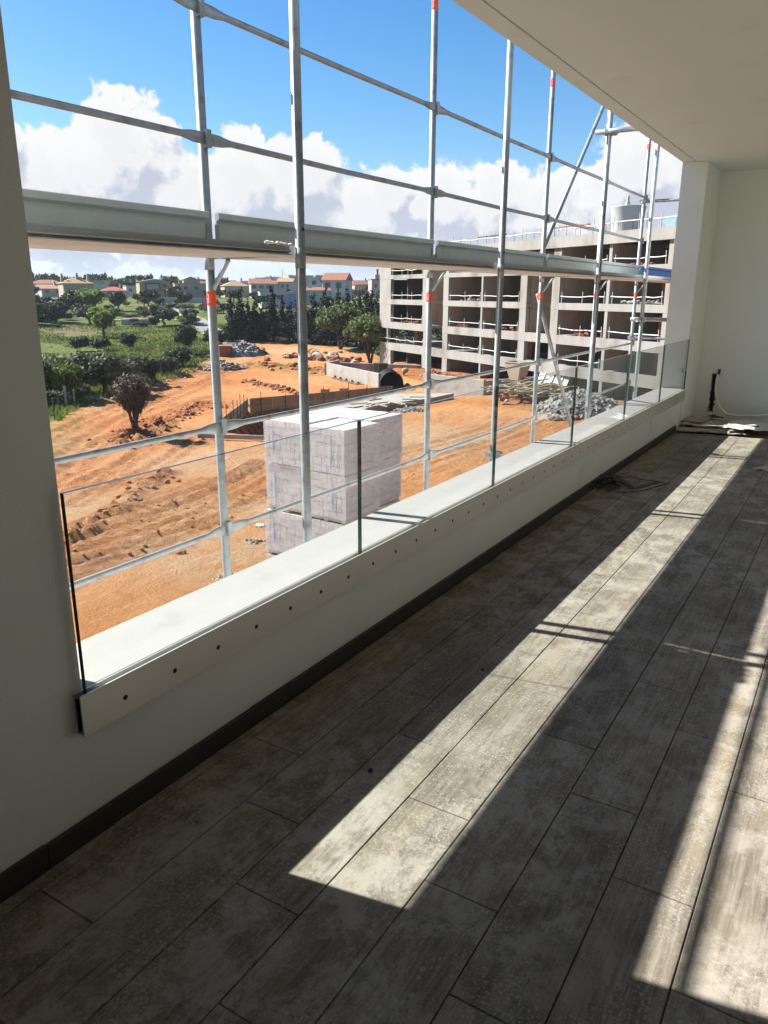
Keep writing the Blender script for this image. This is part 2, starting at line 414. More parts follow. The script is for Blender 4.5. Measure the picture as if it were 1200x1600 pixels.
def N_tex(t, src, sc):
    n = N(t, 'ShaderNodeTexNoise'); n.inputs['Scale'].default_value = sc; n.inputs['Detail'].default_value = 3
    t.links.new(src, n.inputs['Vector']); return n.outputs['Color']
def tile_material():
    m = bpy.data.materials.new('wood_look_tile'); m.use_nodes = True
    t = m.node_tree; b = t.nodes['Principled BSDF']
    oc = N(t, 'ShaderNodeTexCoord').outputs['Object']
    oi = N(t, 'ShaderNodeObjectInfo').outputs['Random']
    wp = N(t, 'ShaderNodeNewGeometry').outputs['Position']
    p = vmth(t, 'ADD', oc, vmth(t, 'MULTIPLY', oi, (71.0, 53.0, 17.0)).outputs[0]).outputs[0]
    def noise(src, sc, det, st=(1, 1, 1), rough=0.6, dist=0.0):
        n = N(t, 'ShaderNodeTexNoise'); n.inputs['Scale'].default_value = sc; n.inputs['Detail'].default_value = det
        n.inputs['Roughness'].default_value = rough; n.inputs['Distortion'].default_value = dist
        t.links.new(vmth(t, 'MULTIPLY', src, st).outputs[0], n.inputs['Vector']); return n.outputs['Fac']
    grain = noise(p, 6.0, 10, (11, 0.6, 1), 0.78, 0.5)
    col = mix(t, maprange(t, grain, 0.3, 0.7), (0.097, 0.083, 0.063), (0.238, 0.209, 0.165))
    band = noise(p, 1.6, 3, (6, 0.35, 1))
    col = mix(t, maprange(t, band, 0.5, 0.75), col, (0.20, 0.165, 0.105))
    h = N(t, 'ShaderNodeHueSaturation'); t.links.new(col, h.inputs['Color'])
    t.links.new(mth(t, 'ADD', 0.80, mth(t, 'MULTIPLY', oi, 0.34)), h.inputs['Value'])
    h.inputs['Saturation'].default_value = 0.9
    col = h.outputs[0]
    # dried cement slurry: broad wipes and droplets
    wipe = noise(wp, 5.5, 12, (1, 0.75, 1), 0.84, 0.25)
    patch = noise(wp, 0.9, 4, (1, 0.6, 1), 0.6)
    w = mth(t, 'MULTIPLY', maprange(t, wipe, 0.44, 0.58), maprange(t, patch, 0.32, 0.56))
    col = mix(t, mth(t, 'MULTIPLY', w, 0.60), col, (0.42, 0.395, 0.35))
    vo = N(t, 'ShaderNodeTexVoronoi'); vo.inputs['Scale'].default_value = 100; vo.inputs['Randomness'].default_value = 1.0
    wq = vmth(t, 'ADD', wp, vmth(t, 'MULTIPLY', vmth(t, 'SUBTRACT', N_tex(t, wp, 45), (.5, .5, .5)).outputs[0], (.012, .012, .012)).outputs[0]).outputs[0]
    t.links.new(wq, vo.inputs['Vector'])
    vr = N(t, 'ShaderNodeSeparateColor'); t.links.new(vo.outputs['Color'], vr.inputs[0])
    rad = mth(t, 'MULTIPLY', mth(t, 'POWER', vr.outputs[0], 2.0), 0.50)
    drop = mth(t, 'LESS_THAN', vo.outputs['Distance'], rad)
    drop = mth(t, 'MULTIPLY', drop, maprange(t, noise(wp, 1.3, 6, (1, 1, 1), 0.65), 0.45, 0.56))
    vo2 = N(t, 'ShaderNodeTexVoronoi'); vo2.inputs['Scale'].default_value = 42; t.links.new(wq, vo2.inputs['Vector'])
    vr2 = N(t, 'ShaderNodeSeparateColor'); t.links.new(vo2.outputs['Color'], vr2.inputs[0])
    drop2 = mth(t, 'MULTIPLY', mth(t, 'LESS_THAN', vo2.outputs['Distance'], mth(t, 'MULTIPLY', mth(t, 'POWER', vr2.outputs[1], 2.5), 0.36)), maprange(t, noise(wp, 1.9, 4), 0.52, 0.62))
    dr = mth(t, 'MAXIMUM', drop, drop2)
    col = mix(t, mth(t, 'MULTIPLY', dr, 0.5), col, (0.36, 0.348, 0.318))
    fine = noise(wp, 26, 8, (1, 1, 1), 0.75)
    col = mix(t, mth(t, 'MULTIPLY', mth(t, 'MULTIPLY', maprange(t, fine, 0.52, 0.72), maprange(t, patch, 0.3, 0.6)), 0.25), col, (0.33, 0.31, 0.27))
    spk = mth(t, 'MULTIPLY', maprange(t, noise(wp, 105, 4, (1, 1, 1), 0.7), 0.54, 0.62), maprange(t, noise(wp, 3.4, 6, (1, .8, 1), 0.72, 0.4), 0.44, 0.56))
    col = mix(t, mth(t, 'MULTIPLY', spk, 0.60), col, (0.43, 0.415, 0.385))
    t.links.new(col, b.inputs['Base Color'])
    b.inputs['Roughness'].default_value = 0.7
    b.inputs['Specular IOR Level'].default_value = 0.18
    bp = N(t, 'ShaderNodeBump'); bp.inputs['Strength'].default_value = 0.25; bp.inputs['Distance'].default_value = 0.0015
    t.links.new(mth(t, 'ADD', grain, mth(t, 'MULTIPLY', dr, 1.2)), bp.inputs['Height'])
    t.links.new(bp.outputs[0], b.inputs['Normal'])
    return m
MT['tile'] = tile_material()
MT['skirt'] = pbr('skirting_tile', (0.048, 0.043, 0.035), 0.6, var=(0.033, 0.029, 0.025), vscale=6, stretch=(1, 1, 8), coords='World')

def glass_material(name, tint, refl=1.0):
    m = bpy.data.materials.new(name); m.use_nodes = True
    t = m.node_tree; t.nodes.clear()
    ge = N(t, 'ShaderNodeNewGeometry')
    cs = mth(t, 'ABSOLUTE', vmth(t, 'DOT_PRODUCT', ge.outputs['Normal'], ge.outputs['Incoming']).outputs['Value'])
    fres = mth(t, 'ADD', 0.04, mth(t, 'MULTIPLY', mth(t, 'POWER', mth(t, 'SUBTRACT', 1.0, cs, clamp=True), 5.0), 0.9))
    tr = N(t, 'ShaderNodeBsdfTransparent'); tr.inputs['Color'].default_value = (*tint, 1)
    gl = N(t, 'ShaderNodeBsdfGlossy'); gl.inputs['Roughness'].default_value = 0.0
    mx = N(t, 'ShaderNodeMixShader')
    t.links.new(mth(t, 'MULTIPLY', fres, refl), mx.inputs[0])
    t.links.new(tr.outputs[0], mx.inputs[1]); t.links.new(gl.outputs[0], mx.inputs[2])
    o = N(t, 'ShaderNodeOutputMaterial'); t.links.new(mx.outputs[0], o.inputs['Surface'])
    return m
MT['glass'] = glass_material('railing_glass', (0.958, 0.976, 0.968))
MT['glass_edge'] = pbr('glass_edge', (0.012, 0.035, 0.032), 0.15)
def film_material():
    m = bpy.data.materials.new('wrapping_film'); m.use_nodes = True
    t = m.node_tree; b = t.nodes['Principled BSDF']
    b.inputs['Base Color'].default_value = (0.66, 0.65, 0.70, 1); b.inputs['Roughness'].default_value = 0.4
    oc = N(t, 'ShaderNodeTexCoord').outputs['Object']
    n = N(t, 'ShaderNodeTexNoise'); n.inputs['Scale'].default_value = 4.5; n.inputs['Detail'].default_value = 8
    t.links.new(vmth(t, 'MULTIPLY', oc, (1, 1, 2)).outputs[0], n.inputs['Vector'])
    bp = N(t, 'ShaderNodeBump'); bp.inputs['Strength'].default_value = 0.35; bp.inputs['Distance'].default_value = 0.02
    t.links.new(n.outputs['Fac'], bp.inputs['Height']); t.links.new(bp.outputs[0], b.inputs['Normal'])
    tr = N(t, 'ShaderNodeBsdfTransparent'); tr.inputs['Color'].default_value = (0.95, 0.95, 0.97, 1)
    mx = N(t, 'ShaderNodeMixShader')
    t.links.new(maprange(t, n.outputs['Fac'], 0.3, 0.7, 0.28, 0.40), mx.inputs[0])
    t.links.new(tr.outputs[0], mx.inputs[1]); t.links.new(b.outputs[0], mx.inputs[2])
    t.links.new(mx.outputs[0], t.nodes['Material Output'].inputs['Surface'])
    return m
MT['film'] = film_material()
MT['brick_pale'] = pbr('pale_brick', (0.52, 0.485, 0.455), 0.9, var=(0.40, 0.37, 0.345), vscale=7, coords='World')
def stripe_material():
    m = bpy.data.materials.new('striped_tape'); m.use_nodes = True
    t = m.node_tree; b = t.nodes['Principled BSDF']
    oc = N(t, 'ShaderNodeTexCoord').outputs['Object']
    sx = N(t, 'ShaderNodeSeparateXYZ'); t.links.new(oc, sx.inputs[0])
    f = mth(t, 'GREATER_THAN', mth(t, 'FRACT', mth(t, 'MULTIPLY', sx.outputs[0], 1.6)), 0.5)
    t.links.new(mix(t, f, (0.75, 0.72, 0.70), (0.55, 0.03, 0.03)), b.inputs['Base Color'])
    return m
MT['stripe'] = stripe_material()

# ------------------------------------------------------------------ terrain
def fbm(x, y, scale, octaves=4, seed=0, gain=0.5):
    out = np.zeros_like(x); amp = 1.0; tot = 0
    for o in range(octaves):
        px, py = x * scale + 17.3 * o + seed * 3.1, y * scale - 9.7 * o + seed * 7.7
        ix, iy = np.floor(px), np.floor(py); fx, fy = px - ix, py - iy
        def h(a, b):
            v = np.sin(a * 127.1 + b * 311.7 + seed * 13.7) * 43758.5453
            return v - np.floor(v)
        ux, uy = fx * fx * (3 - 2 * fx), fy * fy * (3 - 2 * fy)
        n = (h(ix, iy) * (1 - ux) + h(ix + 1, iy) * ux) * (1 - uy) + (h(ix, iy + 1) * (1 - ux) + h(ix + 1, iy + 1) * ux) * uy
        out += amp * (n - 0.5); tot += amp; amp *= gain; scale *= 2.03
    return out / tot * 2
def poly_sd(x, y, poly):
    """signed distance to a polygon, negative inside"""
    P = np.array(poly, float); d = np.full(x.shape, 1e9); ins = np.zeros(x.shape, bool)
    for i in range(len(P)):
        a, b = P[i], P[(i + 1) % len(P)]
        e = b - a; wx, wy = x - a[0], y - a[1]
        t = np.clip((wx * e[0] + wy * e[1]) / (e @ e), 0, 1)
        d = np.minimum(d, np.hypot(wx - e[0] * t, wy - e[1] * t))
        c = ((a[1] > y) != (b[1] > y)) & (x < (b[0] - a[0]) * (y - a[1]) / ((b[1] - a[1]) + 1e-12) + a[0])
        ins ^= c
    return np.where(ins, -d, d)
def line_d(x, y, pts):
    P = np.array(pts, float); d = np.full(x.shape, 1e9); s = np.zeros(x.shape); acc = 0
    for i in range(len(P) - 1):
        a, b = P[i], P[i + 1]; e = b - a; L = math.hypot(*e)
        wx, wy = x - a[0], y - a[1]
        t = np.clip((wx * e[0] + wy * e[1]) / (e @ e), 0, 1)
        dd = np.hypot(wx - e[0] * t, wy - e[1] * t)
        m = dd < d; d = np.where(m, dd, d); s = np.where(m, acc + t * L, s); acc += L
    return d, s
SITE = [(-18, -6), (-30, 6), (-46.8, 31.3), (-53.2, 36.7), (-57, 41.5), (-59.8, 46.3), (-63, 52), (-66.2, 57.2), (-70.2, 64.7), (-75.1, 73.7),
        (-79.1, 80.8), (-85.6, 90.4), (-93.1, 99.1), (-99.7, 106.6), (-99, 111.6), (-94.2, 112.3), (-85, 111.9), (-75.6, 110.3), (-66.7, 106.5),
        (-60, 99), (-57, 93), (-40, 95), (0, 90), (40, 60), (40, -6)]
ROAD = [(-250, 232), (-190, 184), (-174.5, 169.5), (-158, 152), (-148, 146), (-126, 128.5), (-106.9, 113.1), (-97, 106)]
ROAD2 = [(-175, 118), (-150.6, 134), (-142.8, 139.1), (-134, 134)]
TRACKS = [([(-21.9, 14.9), (-22.8, 17), (-23.2, 18.8), (-24, 21.2), (-24.8, 23.8), (-26.3, 27), (-27.7, 30.5), (-29, 33.8)], .30, .22),
          ([(-19.9, 13.5), (-19.8, 15), (-20.2, 17.1), (-20.5, 19.3), (-21, 21.5), (-22.7, 25.8), (-25, 31)], .28, .20),
          ([(-23.4, 16), (-24.9, 19), (-25.5, 21.8), (-26.8, 25.3), (-28, 28.8), (-30, 34.2)], .30, .20),
          ([(-20.9, 14.2), (-21.4, 17), (-21.8, 19.5), (-22.7, 22.5), (-24.4, 26.4), (-26.3, 31)], .26, .17),
          ([(-39.6, 27.5), (-44.3, 32.9), (-48.9, 39.5), (-54, 48), (-59.9, 58.6), (-67.4, 71), (-71, 81.8)], .55, .16),
          ([(-37.1, 26.1), (-42, 31.7), (-45.3, 37.7), (-48.5, 44.4), (-53.4, 54.7)], .5, .15),
          ([(-43, 26), (-48, 33), (-53, 41), (-58, 50), (-64, 61)], .5, .16),
          ([(-33.9, 24.2), (-36, 28.8), (-38.9, 33.7), (-41, 37)], .35, .16),
          ([(-31.8, 24.6), (-34, 29.6), (-37, 35), (-39, 38.5)], .35, .15),
          ([(-18, 11), (-18.6, 14), (-18.4, 17)], .25, .12),
          ([(-24.6, 17.2), (-26.2, 20.5), (-27.4, 24.0), (-29.2, 28.8)], .25, .14), ([(-18.9, 12.6), (-18.9, 15.5), (-19.3, 18), (-20.2, 21)], .22, .13),
          ([(-17.4, 9.5), (-18.4, 11.0), (-20.5, 12.2)], .2, .13), ([(-16.6, 9.5), (-17.6, 11.6), (-19.4, 13.0)], .2, .12), ([(-19.2, 10.4), (-20.6, 12.6), (-21.0, 14)], .22, .13),
          ([(-31, 20), (-37, 27), (-43, 35)], .3, .10), ([(-29.5, 21), (-35, 28), (-40.5, 35)], .3, .10),
          ([(-22.4, 36), (-20.9, 45.2), (-20.8, 55.4), (-20.3, 59.6)], .4, .09),
          ([(-25.4, 34), (-23.6, 45), (-23.2, 55)], .4, .09),
          ([(-60, 63), (-66, 68), (-78, 92), (-92, 104)], .6, .12)]
RIDGES = [([(-22.6, 15.8), (-24.8, 18.4), (-26.7, 21.3), (-29.3, 24.5), (-30.7, 26.8), (-32.1, 29.1)], .6, .26),
          ([(-59.5, 45.2), (-61.5, 49.5), (-65, 56.6), (-69.6, 66), (-74.6, 75)], .8, .45),
          ([(-71, 81.8), (-66.4, 81.7), (-60.2, 80.5), (-57, 79)], 1.6, .55),
          ([(-60, 66.8), (-55.5, 65), (-51.6, 63.4), (-46.5, 60.2)], .6, .22),
          ([(-45.5, 40.5), (-44, 38.2), (-42.5, 36), (-41.5, 34)], 1.3, .75),
          ([(-47, 44.5), (-49, 47.5), (-51, 51)], .7, .3)]
PIT = [(-38.4, 41.0), (-43.4, 49.0), (-40.6, 56), (-38.8, 60), (-37.6, 58), (-36.6, 50), (-34.6, 43.5), (-34, 41)]
TERRACE = [(-46, 76), (-38.1, 69.8), (-30.4, 67.75), (-28.9, 72), (-20, 80), (-20, 110), (-60, 100)]
def base_ground(x, y):
    r = np.hypot(x, y)
    z = -6.2 - 2.0 * ss(16, 46, r) + 0.8 * ss(-34, -26, x) * ss(52, 60, y)
    z = z + 7.4 * ss(105, 300, r) + 1.8 * ss(300, 600, r) + 34 * ss(600, 3200, r)
    z = z + ss(500, 1400, r) * 10 * fbm(x, y, 0.0016, 4, 5) + ss(90, 160, r) * 1.1 * fbm(x, y, 0.02, 3, 3)
    z = z + ss(1300, 3000, r) * 15 * fbm(x, y, 0.0009, 3, 9)
    return z
def ground_full(x, y):
    z = base_ground(x, y)
    sd = poly_sd(x, y, SITE) + 1.6 * fbm(x, y, 0.35, 4, 11)
    near = sd < 6
    pale = np.zeros_like(x); dark = np.zeros_like(x); weed = np.zeros_like(x)
    insite = 1 - ss(-1.0, 0.6, sd)
    z = z + insite * (0.13 * fbm(x, y, 0.2, 4, 2) + 0.05 * fbm(x, y, 1.1, 3, 4, 0.6) + 0.045 * fbm(x, y, 3.1, 2, 14, 0.6))
    clump = np.maximum(0, fbm(x, y, 1.6, 4, 8, 0.65) - 0.12)
    rough = np.clip(fbm(x, y, 0.11, 3, 21) * 2.2 + 0.35, 0, 1)
    z = z + insite * clump * rough * 0.20 + insite * rough * 0.16 * np.maximum(0, fbm(x, y, 3.4, 3, 18, 0.6) - 0.15)
    for pts, w, dep in TRACKS:
        d, s = line_d(x, y, pts)
        wob = 1.35 + 0.35 * fbm(x, y, 0.9, 3, 31)
        lug = 0.5 + 0.5 * np.sign(np.sin(s * 2 * PI / 0.42 + 2.0 * np.sin(d * 9)))
        w = w * 0.8
        prof = -np.exp(-(d / w) ** 4) * (1 - 0.08 * lug) + 1.0 * np.exp(-((d - 1.6 * w) / (0.5 * w)) ** 2) * (0.9 + 0.5 * fbm(x, y, 2.2, 2, 33))
        z = z + insite * dep * 0.52 * wob * prof
        dark = np.maximum(dark, 0.55 * np.exp(-((d - 1.7 * w) / w) ** 2) * wob)
    for pts, w, hgt in RIDGES:
        d, s = line_d(x, y, pts)
        k = np.exp(-(d / w) ** 2) * np.clip(0.6 + 1.9 * fbm(x, y, 1.5, 4, 41, 0.7), 0, 2.2)
        z = z + hgt * k
        dark = np.maximum(dark, np.exp(-(d / (1.3 * w)) ** 2))
    # fresh reddish berm and its weeds
    d, s = line_d(x, y, [(-73, 80.5), (-66.4, 80.4), (-57.5, 78.2)]); weed = np.maximum(weed, np.exp(-(d / 2.2) ** 2))
    weed = np.maximum(weed, 0.8 * np.exp(-((sd + 1.0) / 1.6) ** 2))
    # dug-over earth left of the foundation and around the tree
    for c, rad in (((-43, 36.4), 3.2), ((-50, 50), 3.4), ((-70, 72), 4.0), ((-62, 64), 3)):
        dark = np.maximum(dark, 0.9 * np.exp(-(np.hypot(x - c[0], y - c[1]) / rad) ** 2))
    for c, rad in (((-17.5, 17), 4.2), ((-21.5, 24.5), 3.5), ((-30, 20), 5), ((-44, 28), 6), ((-33, 33), 5), ((-80, 100), 9), ((-24, 47), 6)):
        pale = np.maximum(pale, 0.72 * np.exp(-(np.hypot(x - c[0], y - c[1]) / rad) ** 2))
    ps = poly_sd(x, y, PIT); z = z - 1.7 * (1 - ss(-0.7, 0.05, ps)); dark = np.maximum(dark, 1 - ss(-0.4, 0.6, ps))
    ts = poly_sd(x, y, TERRACE); dark = np.maximum(dark, .8 * (1 - ss(-1, 0, ts))); z = z + 0.75 * (1 - ss(-0.6, 0.3, ts)) * (1 - ss(-30, -22, x))
    z = np.where(x > -2.05, np.minimum(z, -6.2), z)
    return z, sd, pale, dark, weed
def gz(x, y):
    a, b = np.array([float(x)]), np.array([float(y)])
    return float(ground_full(a, b)[0][0])

def axis(fine0, fine1, h0, k, far, growth, back, outward=1):
    a = [fine0]; d = 0.0
    while a[-1] < fine1:
        a.append(a[-1] + h0 + k * (a[-1] - fine0))
    h = a[-1] - a[-2]
    while a[-1] < far:
        h *= growth; a.append(a[-1] + h)
    b = []; v = fine0; h = h0
    while v > back:
        h *= 1.28; v -= h; b.append(v)
    return np.array(b[::-1] + a)
gx = -axis(2.0, 104, 0.125, 0.0042, 5200, 1.065, -900)[::-1]
gy = axis(9.0, 116, 0.125, 0.0042, 5200, 1.065, -900)
GX, GY = np.meshgrid(gx, gy)
GZ, SD, PALE, DARK, WEED = ground_full(GX.ravel(), GY.ravel())
nx, ny = len(gx), len(gy)
ZG = GZ.reshape(ny, nx)
def gz(x, y):
    i = min(max(int(np.searchsorted(gx, x)) - 1, 0), nx - 2); j = min(max(int(np.searchsorted(gy, y)) - 1, 0), ny - 2)
    u = min(max((x - gx[i]) / (gx[i + 1] - gx[i]), 0), 1); v = min(max((y - gy[j]) / (gy[j + 1] - gy[j]), 0), 1)
    return float((ZG[j, i] * (1 - u) + ZG[j, i + 1] * u) * (1 - v) + (ZG[j + 1, i] * (1 - u) + ZG[j + 1, i + 1] * u) * v)
V = np.stack([GX.ravel(), GY.ravel(), GZ], 1)
ii = (np.arange(ny - 1)[:, None] * nx + np.arange(nx - 1)[None, :]).ravel()
quads = np.stack([ii, ii + 1, ii + nx + 1, ii + nx], 1)
qc = V[quads].mean(1); qsd = SD[quads].mean(1); qr = np.hypot(qc[:, 0], qc[:, 1])
def submesh(name, sel, mat, attr=False):
    q = quads[sel]; used, inv = np.unique(q, return_inverse=True)
    me = bpy.data.meshes.new(name)
    me.vertices.add(len(used)); me.vertices.foreach_set('co', V[used].astype(np.float32).ravel())
    me.loops.add(q.size); me.loops.foreach_set('vertex_index', inv.astype(np.int32).ravel())
    me.polygons.add(len(q)); me.polygons.foreach_set('loop_start', np.arange(0, q.size, 4, dtype=np.int32))
    me.polygons.foreach_set('loop_total', np.full(len(q), 4, dtype=np.int32))
    me.polygons.foreach_set('use_smooth', np.ones(len(q), dtype=bool))
    if attr:
        at = me.attributes.new('soil', 'FLOAT_COLOR', 'POINT')
        c = np.stack([PALE[used], DARK[used], WEED[used], np.ones(len(used))], 1).clip(0, 1)
        at.data.foreach_set('color', c.astype(np.float32).ravel())
    me.materials.append(mat); me.update(calc_edges=True); me.validate()
    return tag(place(name, me), kind='structure')
site = qsd < 0
far = (~site) & (qr > 420)
submesh('dirt_ground', site, MT['soil'], True)
submesh('grass_field', (~site) & ~far, MT['grass'])
submesh('hills', far, MT['hills'])
# the air between here and the hills
hzm = bpy.data.materials.new('haze'); hzm.use_nodes = True
hzm.node_tree.nodes.clear()
pv = N(hzm.node_tree, 'ShaderNodeVolumePrincipled'); pv.inputs['Color'].default_value = (0.80, 0.87, 0.97, 1); pv.inputs['Density'].default_value = 0.00015
ho = N(hzm.node_tree, 'ShaderNodeOutputMaterial'); hzm.node_tree.links.new(pv.outputs[0], ho.inputs['Volume'])
tag(MB().box(gx[0] - 20, gy[0] - 20, float(GZ.min()) - 1.0, gx[-1] + 20, gy[-1] + 20, float(GZ.max()) + 30).build('haze', hzm), kind='stuff')
# roads: draped strips
def road(pts, w, name):
    P = [Vector((p[0], p[1], 0)) for p in pts]
    fine = []
    for a, b in zip(P[:-1], P[1:]):
        n = max(2, int((b - a).length / 2.0))
        for k in range(n): fine.append(a.lerp(b, k / n))
    fine.append(P[-1])
    mb = MB(); vs_ = []
    for i, p in enumerate(fine):
        t = (fine[min(i + 1, len(fine) - 1)] - fine[max(i - 1, 0)]).normalized(); n = Vector((-t.y, t.x, 0))
        for s in (-w / 2, 0, w / 2):
            q = p + n * s; vs_.append((q.x, q.y, gz(q.x, q.y) + 0.12))
    fs = []
    for i in range(len(fine) - 1):
        for k in range(2):
            a = i * 3 + k; fs.append((a, a + 1, a + 4, a + 3))
    mb.add(vs_, fs)
    return tag(mb.build(name, MT['asphalt'], smooth=True), kind='structure')
road(ROAD, 5.0, 'road'); road(ROAD2, 3.0, 'path')

# ------------------------------------------------------------------ the balcony: floor, walls, ceiling
YE = 10.95
WALLX = -1.81
fl = tag(MB().box(-1.81, -1.1, -0.30, 1.75, 9.72, -0.0085).build('floor', MT['grout']), kind='structure')
tag(MB().box(-1.81, 9.722, -0.30, 1.75, YE, -0.012).build('screed_floor', MT['screed']), kind='structure')
TW, TL, GAP = 0.225, 0.90, 0.0034
tile_cache = {}
def tile_mesh(w, l):
    k = (round(w, 3), round(l, 3))
    if k not in tile_cache:
        tile_cache[k] = MB().bbox(-w / 2, -l / 2, -0.0085, w / 2, l / 2, 0.0, 0.0016).mesh('floor_tile', MT['tile'])
    return tile_cache[k]
OFFS = (0.098, 0.70, 0.407)
for row in range(-1, 16):
    xa, xb = (-1.789, -1.741) if row == -1 else (-1.741 + TW * row, -1.741 + TW * (row + 1))
    if xa > 1.7: break
    y = (0.39 if row == -1 else OFFS[row % 3]) - 1.8
    while y < 9.7:
        ya, yb = max(y, -1.05), min(y + TL, 9.715); y += TL
        if yb - ya < 0.05: continue
        w, l = xb - xa - GAP, yb - ya - GAP
        o = place('floor_tile', tile_mesh(w, l), fl, ((xa + xb) / 2, (ya + yb) / 2, random.uniform(-0.0007, 0.0006)))
        o.rotation_euler = (random.gauss(0, 0.0006), random.gauss(0, 0.0012), random.gauss(0, 0.0004))

SILL = 0.486
wall = thing('parapet_wall', 'low white rendered parapet wall with dark tile skirting below glass railing', 'wall', (-1.95, 5.5, 0))
def PW(mb, name, mat, par=None): 
    o = mb.build(name, mat, par or wall)
    o.location = (1.95, -5.5, 0); return o
PW(MB().box(-2.08, 1.2502, -0.3, WALLX, 9.948, SILL - 0.012), 'wall_body', MT['plaster'])
PW(MB().bbox(-2.088, 1.2535, SILL - 0.0115, WALLX + 0.001, 9.9465, SILL, 0.002), 'sill', MT['sill'])
sk = {}
def skirting(y0, y1):
    k = round(y1 - y0, 3)
    if k not in sk: sk[k] = MB().bbox(WALLX + 0.001, -k / 2, 0.001, -1.791, k / 2, 0.072, 0.0015).mesh('skirting_tile', MT['skirt'])
    return sk[k]
y = -0.73
while y < 9.7:
    yb = min(y + 0.9, 9.71)
    place('skirting_tile', skirting(y + 0.0015, yb - 0.0015), wall, (1.95 + random.uniform(-.0015, .001), (y + yb) / 2 - 5.5, random.uniform(-0.002, 0.001)))
    y += 0.9
tag(MB().box(-2.08, -1.1, -0.3, WALLX, 1.25, 3.068).build('near_wall', MT['plaster']), 'grey shaded rendered wall at the near end of the balcony opening', 'wall', kind='structure')
tag(MB().prism([(-2.08, 9.949), (WALLX, 10.012), (WALLX, 11.2), (-2.08, 11.2)], 'z', -0.3, 3.068).build('far_pier', MT['plaster']), 'pale rendered pier at the far end of the glass railing', 'wall', kind='structure')  # front face splayed to keep the grazing sun off it
# end wall with a chased slot
ew = thing('end_wall', 'white end wall with a black chased slot and stained foot', 'wall', (0, YE, 0))
SX0, SX1, SZ0, SZ1 = -1.632, -1.580, 0.10, 0.60
m = MB().box(WALLX + .001, 0, -0.3, SX0, 0.18, 3.068).box(SX1, 0, -0.3, 1.75, 0.18, 3.068).box(SX0, 0, SZ1, SX1, 0.18, 3.068).box(SX0, 0, -0.3, SX1, 0.18, SZ0).box(SX0, 0.05, SZ0, SX1, 0.18, SZ1)
m.build('wall_body', MT['plaster'], ew)
MB().box(SX0 + .001, 0.045, SZ0 + .001, SX1 - .001, 0.049, SZ1 - .001).build('slot_lining', MT['dark_gap'], ew)
mm = MB(); rr = random.Random(3)
for k in range(26):
    z = SZ0 + (SZ1 - SZ0) * k / 25
    for sx_ in (SX0, SX1):
        mm.blob((sx_ + rr.uniform(-.012, .012), -0.001, z), rr.uniform(.004, .010), .002, rr.uniform(.008, .016), k, .3)
mm.build('bitumen_smear', MT['dark_gap'], ew)
MB().tube([(-1.606, 0.03, -.01), (-1.606, 0.03, .5)], .016, 8).build('pipe_stub', MT['black_strap'], ew)
tag(ew, kind='structure')
# ceiling slab with drip groove
ce = MB().box(-2.08, -1.1, 3.07, -1.948, 11.2, 3.35).box(-1.948, -1.1, 3.082, -1.934, 11.2, 3.35).box(-1.934, -1.1, 3.07, 1.95, 11.2, 3.35)
tag(ce.build('ceiling', MT['ceiling']), kind='structure')
# house side (out of frame): wall with wide glazed doors
hw = thing('house_wall', 'rendered house wall with wide dark glazed doors', 'wall', (1.75, 5, 0)); tag(hw, kind='structure')
m = MB().box(0, -6.1, -.3, .2, -4.2, 3.068).box(0, 3.2, -.3, .2, 6.2, 3.068).box(0, -4.2, 2.35, .2, 3.2, 3.068).box(0.0, -1.2, -.3, .2, 1.5, 2.35)
m.build('wall_body', MT['plaster'], hw)
for ya, yb in ((-4.2, -1.2), (1.5, 3.2)):
    f = MB().box(.05, ya, 0, .12, yb, .07).box(.05, ya, 2.28, .12, yb, 2.35).box(.05, ya, .07, .12, ya + .07, 2.28).box(.05, yb - .07, .07, .12, yb, 2.28).box(.05, (ya + yb) / 2 - .05, .07, .12, (ya + yb) / 2 + .05, 2.28).build('door_frame', MT['anod'], hw)
    MB().box(.08, ya + .07, .07, .09, yb - .07, 2.28).build('pane', MT['window'], f)
tag(MB().box(-2.08, -1.3, -.3, 1.95, -1.1, 3.068).build('back_wall', MT['plaster']), kind='structure')
tag(MB().box(-2.08, -8, -6.6, 1.95, 11.2, -.302).build('storey_below', MT['plaster']), kind='structure')

# ------------------------------------------------------------------ glass railing
rail = thing('glass_railing', 'frameless glass balcony railing in an aluminium base channel full of screw holes', 'railing', (-1.79, 1.217, .356))
def RB(mb, name, mat, par=None):
    o = mb.build(name, mat, par or rail); o.location = (1.79, -1.217, -.356); return o
CH0, CH1 = 1.217, 9.944
ch = MB().box(-1.778, CH0, .356, -1.772, CH1, .4865).box(-1.8085, CH0, .356, -1.8035, CH1, .4850).box(-1.8035, CH0 + .0, .356, -1.778, CH1, .362)
RB(ch, 'base_channel', MT['anod'])
RB(MB().box(-1.8034, CH0 + .004, .3625, -1.7985, CH1 - .004, .470), 'gasket', MT['dark_gap'])
seams = [1.243, 2.71, 4.18, 5.65, 7.16, 8.60, 9.938]
for a, b in zip(seams[:-1], seams[1:]):
    g = MB()
    x0, x1, z0, z1 = -1.7975, -1.7815, .365, 1.086
    ya, yb = a + .003, b - .003
    p = [(x, y, z) for z in (z0, z1) for y in (ya, yb) for x in (x0, x1)]
    g.add(p, [(0, 4, 6, 2), (1, 3, 7, 5)], 0)
    g.add(p, [(0, 2, 3, 1), (4, 5, 7, 6), (0, 1, 5, 4), (2, 6, 7, 3)], 1)
    RB(g, 'glass_panel', [MT['glass'], MT['glass_edge']])
hole = MB().tube([(-1.7721, 0, 0), (-1.7712, 0, 0)], .0085, 14).mesh('screw_hole', MT['dark_gap'])  # raised black disc, the dark of an open hole put into colour
k = 0
